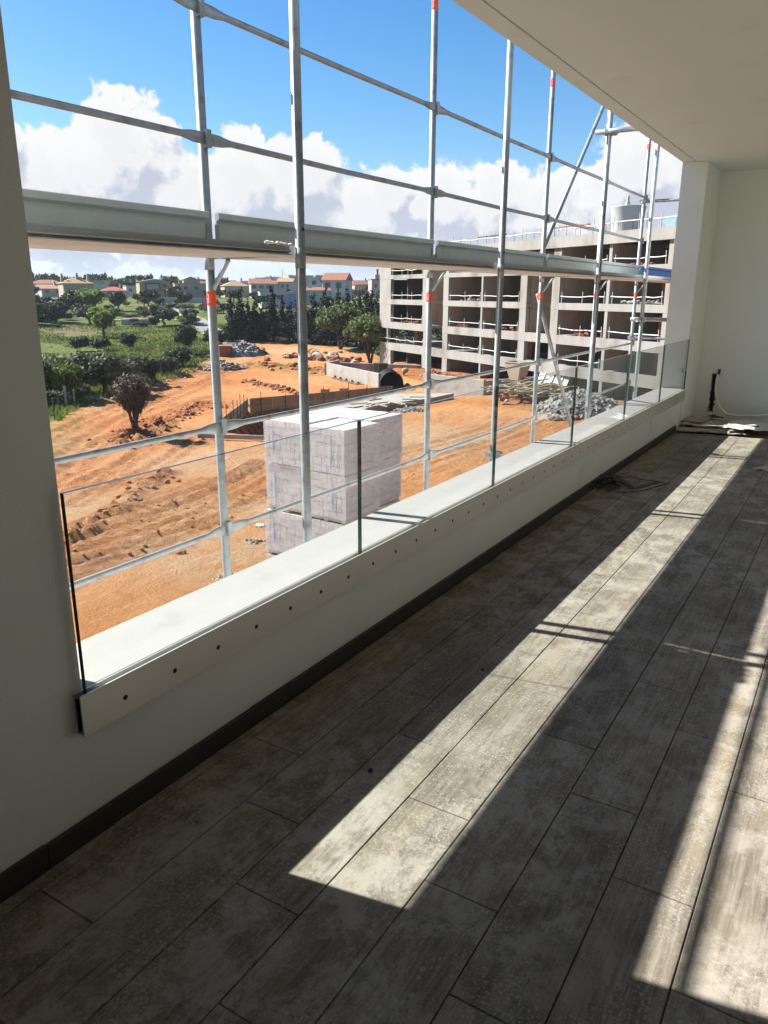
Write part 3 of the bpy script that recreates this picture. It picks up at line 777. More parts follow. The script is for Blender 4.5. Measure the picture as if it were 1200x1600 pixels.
while 1.371 + .2032 * k < CH1 - .03:
    place('screw_hole', hole, rail, (1.79, 1.371 + .2032 * k - 1.217, .4125 - .356)); k += 1

# ------------------------------------------------------------------ scaffold
XI, XO = -2.405, -3.01
FY = [0.66, 3.13, 5.59, 8.09, 10.07, 12.08, 14.5]
DT, DB = 1.832, 1.782
sc_ = thing('scaffold', 'galvanised steel facade scaffold with deck, toe boards and guardrails outside the balcony', 'scaffold', (-2.7, 7.5, -6.8))
SO = (2.7, -7.5, 6.8)
def SB(mb, name, mat, par=None, smooth=False):
    o = mb.build(name, mat, par or sc_, smooth=smooth)
    if par is None or par is sc_: o.location = SO
    return o
for i, y in enumerate(FY):
    for x in (XI, XO):
        p = MB().tube([(x, y, -6.95), (x, y, 5.6)], .0242, 14)
        for zc in (-.24, 1.80, 3.84):
            p.tube([(x, y, zc - .075), (x, y, zc + .02)], .0262, 14)
        post = SB(p, 'standard', MT['galv'], smooth=False)
        for pol in post.data.polygons: pol.use_smooth = len(pol.vertices) == 4
        if x == XO:
            for zb in (1.543, 3.587):
                SB(MB().tube([(x, y, zb), (x, y, zb + .072)], .0249, 16, cap=False), 'orange_band', MT['orange'], post)
                # small white figure printed on the band, partly wrapped round the tube
                w = MB()
                for (a0, z0, a1, z1) in ((-38, .058, -14, .050), (-22, .050, -14, .034), (-38, .028, -22, .036), (-38, .014, -14, .021)):
                    a0, a1 = math.radians(a0 - 62), math.radians(a1 - 62)
                    q = [(x + math.cos(a) * .0252, y + math.sin(a) * .0252, zb + z) for a, z in ((a0, z0 - .005), (a1, z1 - .005), (a1, z1 + .005), (a0, z0 + .005))]
                    w.add(q, [(0, 1, 2, 3)])
                SB(w, 'figure_mark', MT['white_mark'], post)
        else:
            SB(MB().tube([(x + .0238, y - .006, 1.905), (x + .0252, y - .006, 1.905)], .008, 10), 'pin_hole', MT['dark_gap'], post)  # black disc painted in for the dark of a drilled hole
    # frame transom and its gussets
    SB(MB().box(XO + .024, y - .013, DB - .004, XI - .024, y + .013, DT - .006), 'transom', MT['galv'])
    SB(MB().tube([(XO + .02, y, DB - .155), (XO + .135, y, DB - .008)], .012, 8), 'gusset', MT['galv'])
# decks, toe boards, rails, bay by bay
def deck_profile(xa, xb):
    return [(xa, DT), (xb, DT), (xb, DT - .024), (xb + .013, DT - .025), (xb + .013, DT - .031), (xb - .004, DT - .033), (xb - .004, DB + .010), (xb + .013, DB + .008), (xb + .013, DB + .003), (xb - .006, DB),
            (xa + .006, DB), (xa - .004, DB + .003), (xa - .004, DB + .008), (xa + .010, DB + .011), (xa + .010, DT - .036), (xa - .004, DT - .03)]
def swaged(p0, p1, r=.0165):
    p0, p1 = Vector(p0), Vector(p1); L = (p1 - p0).length
    ts = [0, .055 / L, .10 / L, .17 / L, .5, 1 - .17 / L, 1 - .10 / L, 1 - .055 / L, 1]
    rx = [.007, .007, .010, r, r, r, .010, .007, .007]
    ry = [.030, .030, .028, r, r, r, .028, .030, .030]
    sag = [0, 0, 0, 0, -.004, 0, 0, 0, 0]
    m = MB().tube([p0.lerp(p1, t) + Vector((0, 0, s)) for t, s in zip(ts, sag)], rx, 12, ry=ry)
    return m
for a, b in zip(FY[:-1], FY[1:]):
    for xa, xb in ((-2.984, -2.718), (-2.706, -2.448)):
        d = MB().prism(deck_profile(xa, xb), 'y', a + .028, b - .028)
        SB(d, 'deck_plank', MT['galv_dirty'])
    last = b > 13
    tb = MB().prism([(-2.985, DT + .002), (-2.962, DT + .002), (-2.962, DT + .008), (-2.979, DT + .010), (-2.979, 1.965), (-2.958, 1.978), (-2.958, 2.006), (-2.965, 2.010), (-2.985, 2.004)], 'y', a + .035, b - .035)
    SB(tb, 'toe_board', MT['blue'] if last else MT['toe'])
    for yy in (a + .034, b - .034):
        SB(MB().box(-2.9785, yy - .012, DT + .01, -2.972, yy + .012, 1.95), 'toe_board_clip', MT['galv'])
    if not last:
        for z in (.294, .890, 2.357, 2.940):
            SB(swaged((XO + .0285, a + .003, z), (XO + .0285, b - .003, z)), 'guardrail', MT['galv'], smooth=True)
            SB(MB().box(XO + .018, b - .016, z - .042, XO + .047, b + .018, z + .042), 'wedge_box', MT['galv'])
# end guardrails, braces, ties and couplers
for z in (.966, 2.90):
    SB(MB().tube([(XO - .05, 12.14, z), (-2.10, 12.14, z)], .0225, 10), 'end_rail', MT['galv'], smooth=True)
SB(MB().tube([(XO - .045, 8.16, 2.02), (XO - .045, 10.16, 3.96)], .0225, 10), 'brace', MT['galv'], smooth=True)
SB(MB().tube([(XO - .045, 8.12, 1.60), (XO - .045, 10.02, -.50)], .0225, 10), 'brace', MT['galv'], smooth=True)
def coupler(x, y, z):
    m = MB().tube([(x, y, z - .03), (x, y, z + .03)], .043, 12)
    m.tube([(x + .05, y - .03, z), (x + .05, y + .03, z)], .034, 10)
    m.box(x - .06, y - .012, z - .02, x - .035, y + .012, z + .02)
    m.tube([(x - .015, y - .05, z + .005), (x - .015, y - .07, z + .005)], .015, 6).tube([(x + .03, y - .05, z - .01), (x + .03, y - .075, z - .01)], .013, 6)
    SB(m, 'coupler', MT['galv'])
coupler(XI, 8.09, 3.12); SB(MB().tube([(XI - .12, 8.045, 3.12), (-2.081, 8.045, 3.12)], .0242, 12), 'wall_tie', MT['galv'], smooth=True)
coupler(XI - .02, 10.03, 1.30); SB(MB().tube([(XI - .15, 10.12, 1.30), (-2.081, 10.12, 1.30)], .0242, 12), 'wall_tie', MT['galv'], smooth=True)
coupler(XO, 12.08, .97); coupler(XO, 12.08, 2.90)
coupler(XI, 5.59, .36)
m = MB(); rr = random.Random(5)
for k in range(14):
    m.blob((-2.448 + rr.uniform(-.01, .012), 2.93 + k * .013, DT + .004), rr.uniform(.008, .016), rr.uniform(.01, .02), rr.uniform(.004, .011), k)
SB(m, 'mortar_splash', MT['white_mark'])
# ------------------------------------------------------------------ concrete building across the site
PHI = math.atan2(-0.5370, 0.8436)
K = 1.12
bld = thing('concrete_building', 'unfinished five storey concrete frame building with open bays and white pipe rails', 'building', (-57.4, 92.2, 0), PHI)
def lv(z): return EYE + (z - EYE) * K
GROUND = lv(-8.35)
BANDS = [(-5.05, -4.2), (-2.5, -1.75), (0.3, 0.85), (3.15, 3.6)]
X = [v * K for v in (0, 3.0, 10.9, 12.0, 15.4, 16.45, 22.65, 22.95, 29.0, 30.0, 33.5, 34.5, 40.15, 40.5, 46.1, 47.0, 53.5)]
DEP = 13.0
rb = random.Random(21)
# edge beams with their floor slab, one per level and block
def slab(name, x0, x1, z0, z1, y0=0.0, y1=DEP):
    m = MB().box(x0, y0, z0, x1, y0 + .35, z1).box(x0 + .003, y0 + .352, z1 - .42, x1 - .003, y1, z1 - .12)
    return m.build(name, MT['concrete'], bld)
for zi, (z0, z1) in enumerate(BANDS):
    a, b = lv(z0), lv(z1)
    if zi == 0:
        slab('floor_slab', X[0], X[16], a, b)
    else:
        slab('floor_slab', X[0] + .0, X[3], a, b)
        if zi == 1: slab('floor_slab', X[4], X[16], a, b)
        else:
            slab('floor_slab', X[4], X[9], a, b); slab('floor_slab', X[10], X[16], a, b)
RZ0, RZ1 = lv(5.2), lv(6.05)
m = MB().box(X[4] - .4, -.25, RZ0, X[16], .25, RZ1).box(X[4] - .4, .252, RZ0 + .3, X[16], DEP, RZ0 + .55)
m.build('roof_slab', MT['concrete'], bld)
MB().box(X[0], 0, lv(5.6), X[3], .3, lv(6.0)).box(X[0], .302, lv(5.3), X[3], DEP, lv(5.6)).build('roof_slab', MT['concrete'], bld)
# front columns, storey by storey so that the pour joints show
STOREYS = [(GROUND, lv(-5.05)), (lv(-4.2), lv(-2.5)), (lv(-1.75), lv(.3)), (lv(.85), lv(3.15)), (lv(3.6), RZ0)]
def column(x0, x1, si, y0=.02, y1=.5, mat='concrete'):
    a, b = STOREYS[si]
    if si == 4 and x0 < X[3]: b = lv(5.3)
    MB().box(x0, y0, a + .001, x1, y1, b - .001).build('column', MT[mat], bld)
for si in range(5):
    if si != 1:
        column(X[0] + .01, X[1], si); column(X[2], X[3] - .01, si)
    else:
        column(X[3] - .9, X[3] - .3, si); column(X[0] + 2.2, X[0] + 2.5, si); column(X[0] + 6.6, X[0] + 7.3, si, 2.0, 2.7, 'redbrick')
    for a, b in ((4, 5), (6, 7), (8, 9), (10, 11), (12, 13), (14, 15)):
        column(X[a] + .01, X[b] - .01, si, .02, .45)
# cast side walls that close each block (the faces in shade)
def wall_pc(name, x0, x1, y0, y1, z0, z1, mat): return MB().box(x0, y0, z0, x1, y1, z1).build(name, MT[mat], bld)
for x0, lo, hi in ((X[3] - .26, lv(-1.75), lv(5.3)), (X[9] - .26, lv(-1.75), RZ0), (X[4] + .02, lv(-1.75), RZ0), (X[10] + .02, lv(-1.75), RZ0)):
    zz = [lo] + [lv(z0) for z0, z1 in BANDS if lo < lv(z0) < hi - .5] + [hi]
    for a, b in zip(zz[:-1], zz[1:]):
        wall_pc('side_wall', x0, x0 + .24, .52, 8.0, a + .01, b - .01, 'shadewall')
for x0, x1 in ((X[3], X[4]), (X[9], X[10])):
    wall_pc('recess_wall', x0 - .02, x1 + .02, 8.01, 8.3, GROUND, RZ0 - .1, 'shadewall')
# partitions inside the bays and closed backs
for si in range(5):
    a, b = STOREYS[si]; b = min(b, RZ0)
    for (x0, d0, d1) in ((X[5] - .3, .5, 6.5), (X[6] + .02, .47, 5.2), (X[11] - .3, .5, 7.5), (X[12] + .02, .47, 6.0)):
        wall_pc('partition', x0, x0 + .25, d0, d1, a + .14 * 0 + .002, b - .002, 'shadewall')
    for (x0, x1, d) in ((X[4] + .3, X[9] - .3, 7.6), (X[10] + .3, X[15], 8.4)):
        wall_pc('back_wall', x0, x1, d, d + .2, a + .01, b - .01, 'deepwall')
    if si != 1:
        bb = (b if si < 4 else lv(5.3)) - .01
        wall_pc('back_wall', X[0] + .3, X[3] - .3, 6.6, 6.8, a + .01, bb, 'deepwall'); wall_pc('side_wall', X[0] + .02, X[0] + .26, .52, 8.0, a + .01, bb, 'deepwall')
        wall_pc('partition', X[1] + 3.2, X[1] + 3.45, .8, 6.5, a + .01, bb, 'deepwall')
    for x0, w_ in ((X[5] + 3.0, 1.5), (X[7] + 3.6, 1.3), (X[11] + 3.6, 1.6), (X[13] + 2.9, 1.2), (X[1] + 5.5, 1.4)):
        if si in (1, 2, 3):
            if si == 1 and x0 < X[3]: continue
            hgt = 1.0 + .9 * rb.random()
            wall_pc('brick_partition', x0, x0 + w_, 3.0 + rb.random(), 3.9 + rb.random() * .05, a + .005, min(a + hgt * 2, b - .3), 'redbrick')
# white pipe rails tied to thin posts, sagging a little
POST_ME = MB().tube([(0, 0, 0), (0, 0, 1)], .035, 5).mesh('rail_post', MT['pvc'])
def pipe_rail(x0, x1, z, striped=False, h=.95, y=.12):
    n = max(3, int((x1 - x0) / 1.9)); m = MB()
    pts = []
    for k in range(n * 2 + 1):
        t = k / (n * 2)
        pts.append((x0 + .2 + (x1 - x0 - .4) * t, y - .06, z + h * .62 + rb.uniform(-.035, .035) - .07 * math.sin(t * 3.1) * (k % 4 != 0)))
    o = MB().tube(pts, .05, 6).build('safety_rail', MT['stripe'] if striped else MT['pvc'], bld)
    for k in range(n):
        xx = x0 + .3 + (x1 - x0 - .6) * k / max(1, n - 1)
        pm_ = place('rail_post', POST_ME, o, (xx, y, z - .05)); pm_.scale = (1, 1, h + rb.uniform(0, .15)); pm_.rotation_euler = (0, rb.uniform(-.05, .05), 0)
BAYS = [(X[1], X[2]), (X[5], X[6]), (X[7], X[8]), (X[11], X[12]), (X[13], X[14])]
for zi, (z0, z1) in enumerate(BANDS):
    for bi, (x0, x1) in enumerate(BAYS):
        if zi == 0 and bi == 0: pipe_rail(X[0], X[3] - .9, lv(z1)); continue
        if zi == 0 and bi > 3: continue
        pipe_rail(x0, x1, lv(z1), striped=(zi == 1 and bi == 3) or (zi == 0 and bi == 2 and False))
pipe_rail(X[4], X[10], RZ1, h=1.0); pipe_rail(X[10], X[13], RZ1, True, h=1.1); pipe_rail(X[13], X[16] - 2, RZ1, h=1.2)
m = MB()
for k in range(24):
    xx = X[4] + .4 + k * 1.65 + rb.uniform(-.3, .3); m.tube([(xx, .05 + rb.uniform(-.1, .1), RZ1 - .1), (xx + rb.uniform(-.06, .06), .05, RZ1 + rb.uniform(.5, 1.5))], .022, 4)
tag(m.build('starter_bar', MT['rebar'], bld), kind='stuff')
# rubble left lying on the slab edges
for zi, x0, n in ((1, X[5] + 2.4, 22), (2, X[5] + 3.8, 18), (1, X[7] + 3, 18), (2, X[13] + 2, 26), (2, X[13] + 4.2, 26), (1, X[11] + 2.8, 22), (3, X[13] + 3, 14), (1, X[1] + 5, 18)):
    m = MB()
    for k in range(n):
        m.blob((x0 + rb.gauss(0, .8), .5 + rb.random() * .5, lv(BANDS[zi][1]) + abs(rb.gauss(0, .12))), rb.uniform(.08, .3), .2, rb.uniform(.05, .18), k)
    tag(m.build('debris', MT['redbrick' if (zi + n) % 2 else 'concrete2'], bld), kind='stuff')
MB().box(X[6] - 2, .6, RZ1 + .75, X[6] + 3.2, .8, RZ1 + .9).build('roof_plank', MT['rebar'], bld)
MB().box(X[10] - 1, .6, RZ1 + .85, X[10] + 3.8, .8, RZ1 + .97).build('roof_plank', MT['plank'], bld)
# roof tank: tapered drum on the roof
R_ = Matrix.Rotation(PHI, 4, 'Z')
tp = Vector((-57.4, 92.2, 0)) + R_ @ Vector((40.3, 6.0, 0))
tank = thing('water_tank', 'white tapered round tank standing on the concrete roof', 'tank', (tp.x, tp.y, RZ0 + .56))
m = MB(); n = 28; pr = [(1.25, 0), (1.32, .8), (1.55, 2.9), (1.60, 3.0), (1.60, 3.08), (1.45, 3.1)]
m.tube([(0, 0, z) for r, z in pr], [r for r, z in pr], n)
m.build('drum', MT['white_paint'], tank, smooth=False)
for pol in bpy.data.meshes['drum'].polygons: pol.use_smooth = len(pol.vertices) == 4
MB().tube([(-.1, 0, 3.1), (-.1, 0, 3.5), (-.1, 0, 3.52), (-.1, 0, 3.9), (-.1, 0, 4.1)], [.26, .2, .12, .14, .05], 10).build('vent_cowl', MT['white_paint'], tank)

# ------------------------------------------------------------------ brick pallets below the scaffold
PAL0 = Vector((-8.42, 12.37, 0)); TOPZ = -0.99; PH = 1.05
px_ = Vector((-13.45 + 10.68, 15.84 - 15.70, 0)).normalized(); py_ = Vector((-11.03 + 10.68, 18.76 - 15.70, 0)).normalized()
prot = math.atan2(-px_.y, -px_.x)
rp = random.Random(9)
def pallet_meshes(seed):
    r = random.Random(seed)
    W, L, Hh = 1.07, 1.19, .93
    bk = MB()
    nxk, nyk, nz = 9, 5, 6
    for k in range(nz):
        z0 = k * Hh / nz
        for i in range(nxk):
            for j in range(nyk):
                if 0 < i < nxk - 1 and 0 < j < nyk - 1 and k < nz - 1: continue
                x0, y0 = -W / 2 + i * W / nxk, -L / 2 + j * L / nyk
                d = r.uniform(-.006, .006); e = r.uniform(-.006, .006)
                bk.box(x0 + .006 + d, y0 + .006 + e, z0 + .003, x0 + W / nxk - .006 + d, y0 + L / nyk - .006 + e, z0 + Hh / nz - .008 + r.uniform(-.003, .003) * (k == nz - 1))
    fm = MB(); q = 10
    for (ux, uy, nx_, ny_) in ((1, 0, 0, -1), (0, 1, 1, 0), (-1, 0, 0, 1), (0, -1, -1, 0)):
        w = W if ux else L; hw_ = (L if ux else W) / 2 + .016
        vs_ = []
        for b in range(q + 1):
            for a in range(q + 1):
                u = (a / q - .5) * (w + .03); z = -.05 + b / q * (Hh + .04)
                dd = hw_ + (r.uniform(-.008, .012) if 0 < a < q else 0)
                vs_.append((ux * u + nx_ * dd, uy * u + ny_ * dd, z))
        fm.add(vs_, [(b * (q + 1) + a, b * (q + 1) + a + 1, (b + 1) * (q + 1) + a + 1, (b + 1) * (q + 1) + a) for b in range(q) for a in range(q)])
    return bk.mesh('bricks', MT['brick_pale']), fm.mesh('wrapping_film', MT['film'], smooth=True)
pm = [pallet_meshes(s) for s in (1, 2)]
base = MB()
for xx in (-.5, -.05, .4): base.box(xx, -.58, -.115, xx + .1, .58, -.03)
for k in range(5): base.box(-.53, -.58 + k * .265, -.029, .53, -.47 + k * .265, -.006)
base_me = base.mesh('pallet_base', MT['plank2'])
WHERE = ['left rear', 'left front', 'right rear', 'right front']
NTH = ['topmost layer', 'second layer from the top', 'third layer from the top', 'fourth layer from the top', 'bottom layer']
for lvn in range(5):
    for i in range(2):
        for j in range(2):
            if lvn > 2 and (i, j) == (0, 1): continue
            off = Vector((rp.uniform(-.02, .02), rp.uniform(-.02, .02), 0)) + (px_ * .05 if lvn >= 2 else Vector())
            c = PAL0 + px_ * (0.545 + 1.09 * i) + py_ * (0.61 + 1.22 * j) + off
            z0 = TOPZ - .955 * lvn - .93 - .1 * (lvn >= 2) - .09 * max(0, lvn - 2) - (.03 if (i, j) == (0, 0) and lvn < 2 else 0)
            nm = ('left' if i else 'right') + ' ' + ('rear' if j else 'front')
            t = thing('brick_pallet', 'film wrapped pallet of pale bricks, %s, %s of the stack' % (nm, NTH[lvn]), 'pallet', (c.x, c.y, z0), prot + rp.uniform(-.012, .012), 'brick pallets stacked outside the parapet')
            a, b = pm[(lvn + i + j) % 2]
            tag(place('bricks', a, t), kind='stuff'); place('wrapping_film', b, t); (place('pallet_base', base_me, t) if lvn != 0 else None)
            if j == 0: # printed blue stripe on the film
                MB().box(.22 - .5 * i, -.628, .2, .25 - .5 * i, -.626, .75).build('blue_print', MT['blue_wall'], t)

# ------------------------------------------------------------------ foundation: formwork, slab, walls
def board_wall(name, label, a, b, zb, h, n, mat, stakes=0, props=False):
    a, b = Vector((*a, zb)), Vector((*b, zb)); d = b - a; L = d.length; ang = math.atan2(d.y, d.x)
    t = thing(name, label, 'formwork', a, ang)
    r = random.Random(int(L * 10))
    for k in range(n):
        for row in range(2):
            x0, x1 = L * k / n + .01, L * (k + 1) / n - .01
            dy = r.uniform(-.03, .03)
            MB().box(x0, dy, row * h / 2 + .005, x1, dy + .05, (row + 1) * h / 2 - .005 + r.uniform(-.02, .02) * row).build('board', MT[mat], t)
    for k in range(stakes):
        xx = L * (k + .5) / stakes + r.uniform(-.3, .3)
        MB().tube([(xx, -.06, -.3), (xx + r.uniform(-.05, .05), -.06, h + r.uniform(.1, .9))], .03, 5).build('stake', MT['rebar'], t)
    if props:
        for k in range(6):
            xx = L * (k + .5) / 6
            MB().tube([(xx, -.08, h * .8), (xx + .4, -2.0, -1.35)], .045, 5).build('prop', MT['plank2'], t)
    return t
board_wall('formwork_wall', 'long orange brown formwork board wall along the back of the excavation', (-43.6, 49.2), (-38.1, 63.6), -8.5, 1.45, 7, 'plank', 7)
board_wall('formwork_wall', 'weathered formwork wall with stakes and props left of the dark pit', (-38.7, 40.8), (-43.7, 49.1), -8.5, 1.45, 5, 'plank2', 7, True)
wb = thing('wooden_block', 'left one of two orange wooden blocks on the dirt behind the formwork', 'block', (-44.4, 61.2, -7.75), .4)
MB().bbox(-.38, -.3, -.55, .38, .3, .28, .03).build('timber', MT['plank'], wb); MB().box(-.4, -.32, -.1, .4, -.305, -.05).build('batten', MT['plank2'], wb)
wb2 = thing('wooden_block', 'right one of two orange wooden blocks on the dirt behind the formwork', 'block', (-43.2, 62.7, -7.75), .4)
MB().bbox(-.38, -.3, -.55, .38, .3, .28, .03).build('timber', MT['plank'], wb2); MB().box(-.4, -.32, -.1, .4, -.305, -.05).build('batten', MT['plank2'], wb2)
slabp = [(-32.4, 41), (-34.8, 43.2), (-36.8, 50), (-38.6, 57), (-37.6, 62.4), (-32.7, 66.0), (-32.9, 61.7), (-34.0, 57.6), (-34.6, 54.6), (-33.4, 48)]
fs_ = thing('foundation_slab', 'dusty pale concrete foundation slab in front of the formwork', 'slab', (-35.5, 54, -8.2))
m = MB().prism([(p[0] + 35.5, p[1] - 54) for p in slabp], 'z', -1.7, .58); m.build('slab_body', MT['concrete2'], fs_)
rr = random.Random(12)
for k in range(26):
    w = rr.choice(slabp); px, py = w[0] * .6 - 35.5 * .4 + 35.5, w[1] * .6 + 54 * .4 - 54
    T = Matrix.Translation((px + rr.uniform(-1, 1), py + rr.uniform(-1.8, 1.8), .60 + rr.uniform(0, .03))) @ Matrix.Rotation(rr.uniform(0, 3), 4, 'Z')
    MB().box(-rr.uniform(.4, 1.4), -.09, 0, rr.uniform(.4, 1.4), .09, .05, 0, T).build('loose_plank', MT['plank2'], fs_)
# blocks stacked at the slab's near corner
for k in range(7):
    lab = ['grey concrete block lying on the slab corner beside the pit', 'orange brown hollow block on the slab corner beside the pit'][k == 2]
    t = tag(MB().bbox(-.55, -.3, 0, .55, .3, .5, .03).build('block', MT['redbrick' if k == 2 else 'concrete2'], None, (-34.6 + (k % 4) * .75 + rr.uniform(-.2, .2), 42.4 + (k // 4) * 1.3 + (k % 4) * .2, -7.62)), lab, 'block', 'blocks on the slab corner')
    t.rotation_euler = (0, 0, rr.uniform(-.5, .5))
# curb of pale board in front of pit
tag(MB().box(-3.6, -.06, 0, 3.6, .06, .3).build('curb_board', MT['stone'], None, (-35.2, 39.4, -8.15)), 'long pale board lying along the near rim of the pit', 'board').rotation_euler = (0, 0, .42)
def cwall(name, label, a, b, zb, h, th=.3, mat='concrete2', nj=5):
    a, b = Vector((*a, zb)), Vector((*b, zb)); d = b - a; L = d.length
    t = thing(name, label, 'wall', a, math.atan2(d.y, d.x))
    for k in range(nj):
        MB().bbox(L * k / nj + .006, 0, -.5, L * (k + 1) / nj - .006, th, h + .012 * (k % 2), .03).build('panel', MT[mat], t)
    return t
cwall('retaining_wall', 'long white concrete retaining wall right of the black pipe', (-38.1, 69.6), (-30.3, 67.5), -8.2, 1.85)
cwall('retaining_wall', 'shaded return of the white retaining wall running back to the building', (-30.2, 67.6), (-27.4, 74.0), -8.2, 1.75, .3, 'concrete2', 4)
cwall('basin_wall', 'long low white concrete wall in front of the umbrella pine', (-55.6, 77.0), (-43.4, 69.5), -8.2, 1.55, .3, 'concrete2', 6)
cwall('basin_wall', 'grey back wall of the low concrete basin by the umbrella pine', (-57.0, 82.0), (-46.5, 84.5), -8.2, 1.15, .3, 'concrete', 5)
cwall('basin_wall', 'short end wall joining the low white basin walls', (-55.7, 77.2), (-57.0, 81.9), -8.2, 1.5, .3, 'concrete2', 2)
bt = thing('beam_form', 'dark timber channel form leaning at the foot of the low white wall', 'formwork', (-53.0, 75.2, -8.15), math.atan2(-4.2, 6.4))
MB().box(0, -.05, 0, 7.6, .02, .42).build('board', MT['plank2'], bt); MB().box(0, -.6, 0, 7.6, -.06, .06).build('board', MT['rebar'], bt)
for k in range(5): MB().box(.2 + k * 1.75, -.3, .07, .26 + k * 1.75, -.06, .3).build('bracket', MT['plank2'], bt)
# corrugated pipe section
cp = thing('corrugated_pipe', 'big black corrugated plastic pipe section with dark open mouth', 'pipe', (-42.6, 70.6, -7.72), math.radians(-52))
m = MB(); pts, rs = [], []
for k in range(61):
    x = -1.9 + 3.2 * k / 60; pts.append((x, 0, .1)); rs.append(1.22 + (.06 if (k // 2) % 2 else 0))
m.tube(pts, rs, 30, cap=False)
m.build('shell', MT['blackpipe'], cp)
MB().tube([(1.3, 0, .1), (-1.88, 0, .1)], 1.16, 28, cap=False).build('lining', MT['dark_gap'], cp)
MB().tube([(-1.87, 0, .1), (-1.80, 0, .1)], 1.17, 28).build('dark_back_cap', MT['dark_gap'], cp)  # back cap added to close the view through and keep the mouth dark
m = MB().tube([(1.29, 0, .1), (1.34, 0, .1)], 1.27, 28, cap=False).tube([(1.34, 0, .1), (1.34, 0, .1)], [1.27, 1.16], 28, cap=False); m.build('rim', MT['blackpipe'], cp)
MB().tube([(-.8, 0, 1.30), (-.8, 0, 1.52)], .32, 12).tube([(.6, 0, 1.30), (.6, 0, 1.5)], .3, 12).build('collar', MT['blackpipe'], cp)

def rubble_heap(name, label, c, rx, ry, h, n, seed, mats, smin=.12, smax=.5, cat='heap', base=None):
    r = random.Random(seed)
    t = thing(name, label, cat, (c[0], c[1], c[2]))
    hb = MB(); q = 14; vs_ = []
    for b in range(q + 1):
        for a in range(q + 1):
            u, v = a / q * 2 - 1, b / q * 2 - 1; rad = math.hypot(u, v)
            z = (h * max(0, 1 - rad) ** .8 * (1 + r.uniform(-.25, .25)) - .15) if rad < .98 else -.9
            vs_.append((u * rx * 1.05, v * ry * 1.05, z))
    hb.add(vs_, [(b * (q + 1) + a, b * (q + 1) + a + 1, (b + 1) * (q + 1) + a + 1, (b + 1) * (q + 1) + a) for b in range(q) for a in range(q)])
    hb.build('mound', MT[base or mats[0]], t)
    for mi, mt in enumerate(mats):
        m = MB()
        for k in range(n // len(mats)):
            an = r.uniform(0, 2 * PI); q_ = math.sqrt(r.random()) * 1.02
            s = smin + (smax - smin) * r.random() ** 2.2
            z = h * max(0, 1 - q_) ** .8 + s * .2 - .05
            if r.random() < .5:
                m.blob((math.cos(an) * q_ * rx, math.sin(an) * q_ * ry, z), s, s * r.uniform(.5, 1), s * r.uniform(.4, .8), r.randint(0, 9999), .3)
            else:
                T = Matrix.Translation((math.cos(an) * q_ * rx, math.sin(an) * q_ * ry, z)) @ Matrix.Rotation(r.uniform(0, 6), 4, Vector((r.uniform(-1, 1), r.uniform(-1, 1), r.uniform(-1, 1))).normalized())
                m.box(-s, -s * .6, -s * .22, s, s * .6, s * .22, 0, T)
        tag(m.build('chunk', MT[mt], t), kind='stuff')
    return t
rubble_heap('rubble_heap', 'large heap of grey and reddish broken concrete at the right of the dirt', (-19.2, 61.6, gz(-19.2, 61.6)), 3.1, 5.4, 1.5, 1900, 3, ['rubble', 'concrete2', 'rubble', 'concrete2', 'rubble', 'stone'], .05, .27, base='rubble')
rubble_heap('rubble_heap', 'small pale rubble heap in front of the dark slab edge', (-32.0, 56.5, -8.25), 1.9, 1.0, .55, 260, 4, ['concrete2', 'rubble'], .06, .22, base='rubble')
rubble_heap('debris_heap', 'pile of grey and white building waste by the near left edge of the dirt', (-71.5, 76.0, gz(-71.5, 76)), 2.2, 3.0, 1.0, 300, 5, ['concrete2', 'rubble', 'rebar'], .10, .42, base='clod')
rubble_heap('debris_heap', 'pile of grey green building waste beside a brown box at the far left', (-82.5, 92.0, gz(-82.5, 92)), 3.4, 4.2, 1.8, 380, 6, ['rubble', 'concrete2', 'leaf_grey', 'rebar'], .12, .48, base='rubble')
db = thing('brown_box', 'rust brown metal box at the foot of the far waste pile', 'box', (-83.2, 88.6, gz(-83.2, 88.6)), -.7)
MB().bbox(-1.5, -.9, 0, 1.5, .9, 1.6, .05).build('body', MT['redbrick'], db); MB().box(-1.55, -.95, 1.45, 1.55, .95, 1.52).build('rim', MT['rebar'], db)
yl = thing('yellow_bin', 'small yellow plastic bin beside the near waste pile', 'bin', (-74.4, 78.6, gz(-74.4, 78.6)))
MB().tube([(0, 0, 0), (0, 0, .9)], [.42, .55], 14).build('body', MT['yellow'], yl); MB().tube([(0, 0, .88), (0, 0, .96)], .58, 14).build('rim', MT['yellow'], yl)
rubble_heap('timber_heap', 'heap of sawn planks and offcuts along the terrace edge', (-24.7, 64.6, gz(-24.7, 64.6)), 2.6, 3.8, .9, 40, 7, ['clod'], base='clod')
tt = [o for o in C.objects if o.name.startswith('timber_heap')][0]
rr = random.Random(8)
for k in range(70):
    T = Matrix.Translation((rr.gauss(0, 1.2), rr.gauss(0, 1.7), .5 + rr.random() * .6)) @ Matrix.Rotation(math.radians(58) + rr.gauss(0, .5), 4, 'Z') @ Matrix.Rotation(rr.gauss(0, .09), 4, 'Y')
    L = rr.uniform(.8, 2.4)
    MB().box(-L, -.11, 0, L, .11, .07, 0, T).build('plank', MT['plank2'], tt)
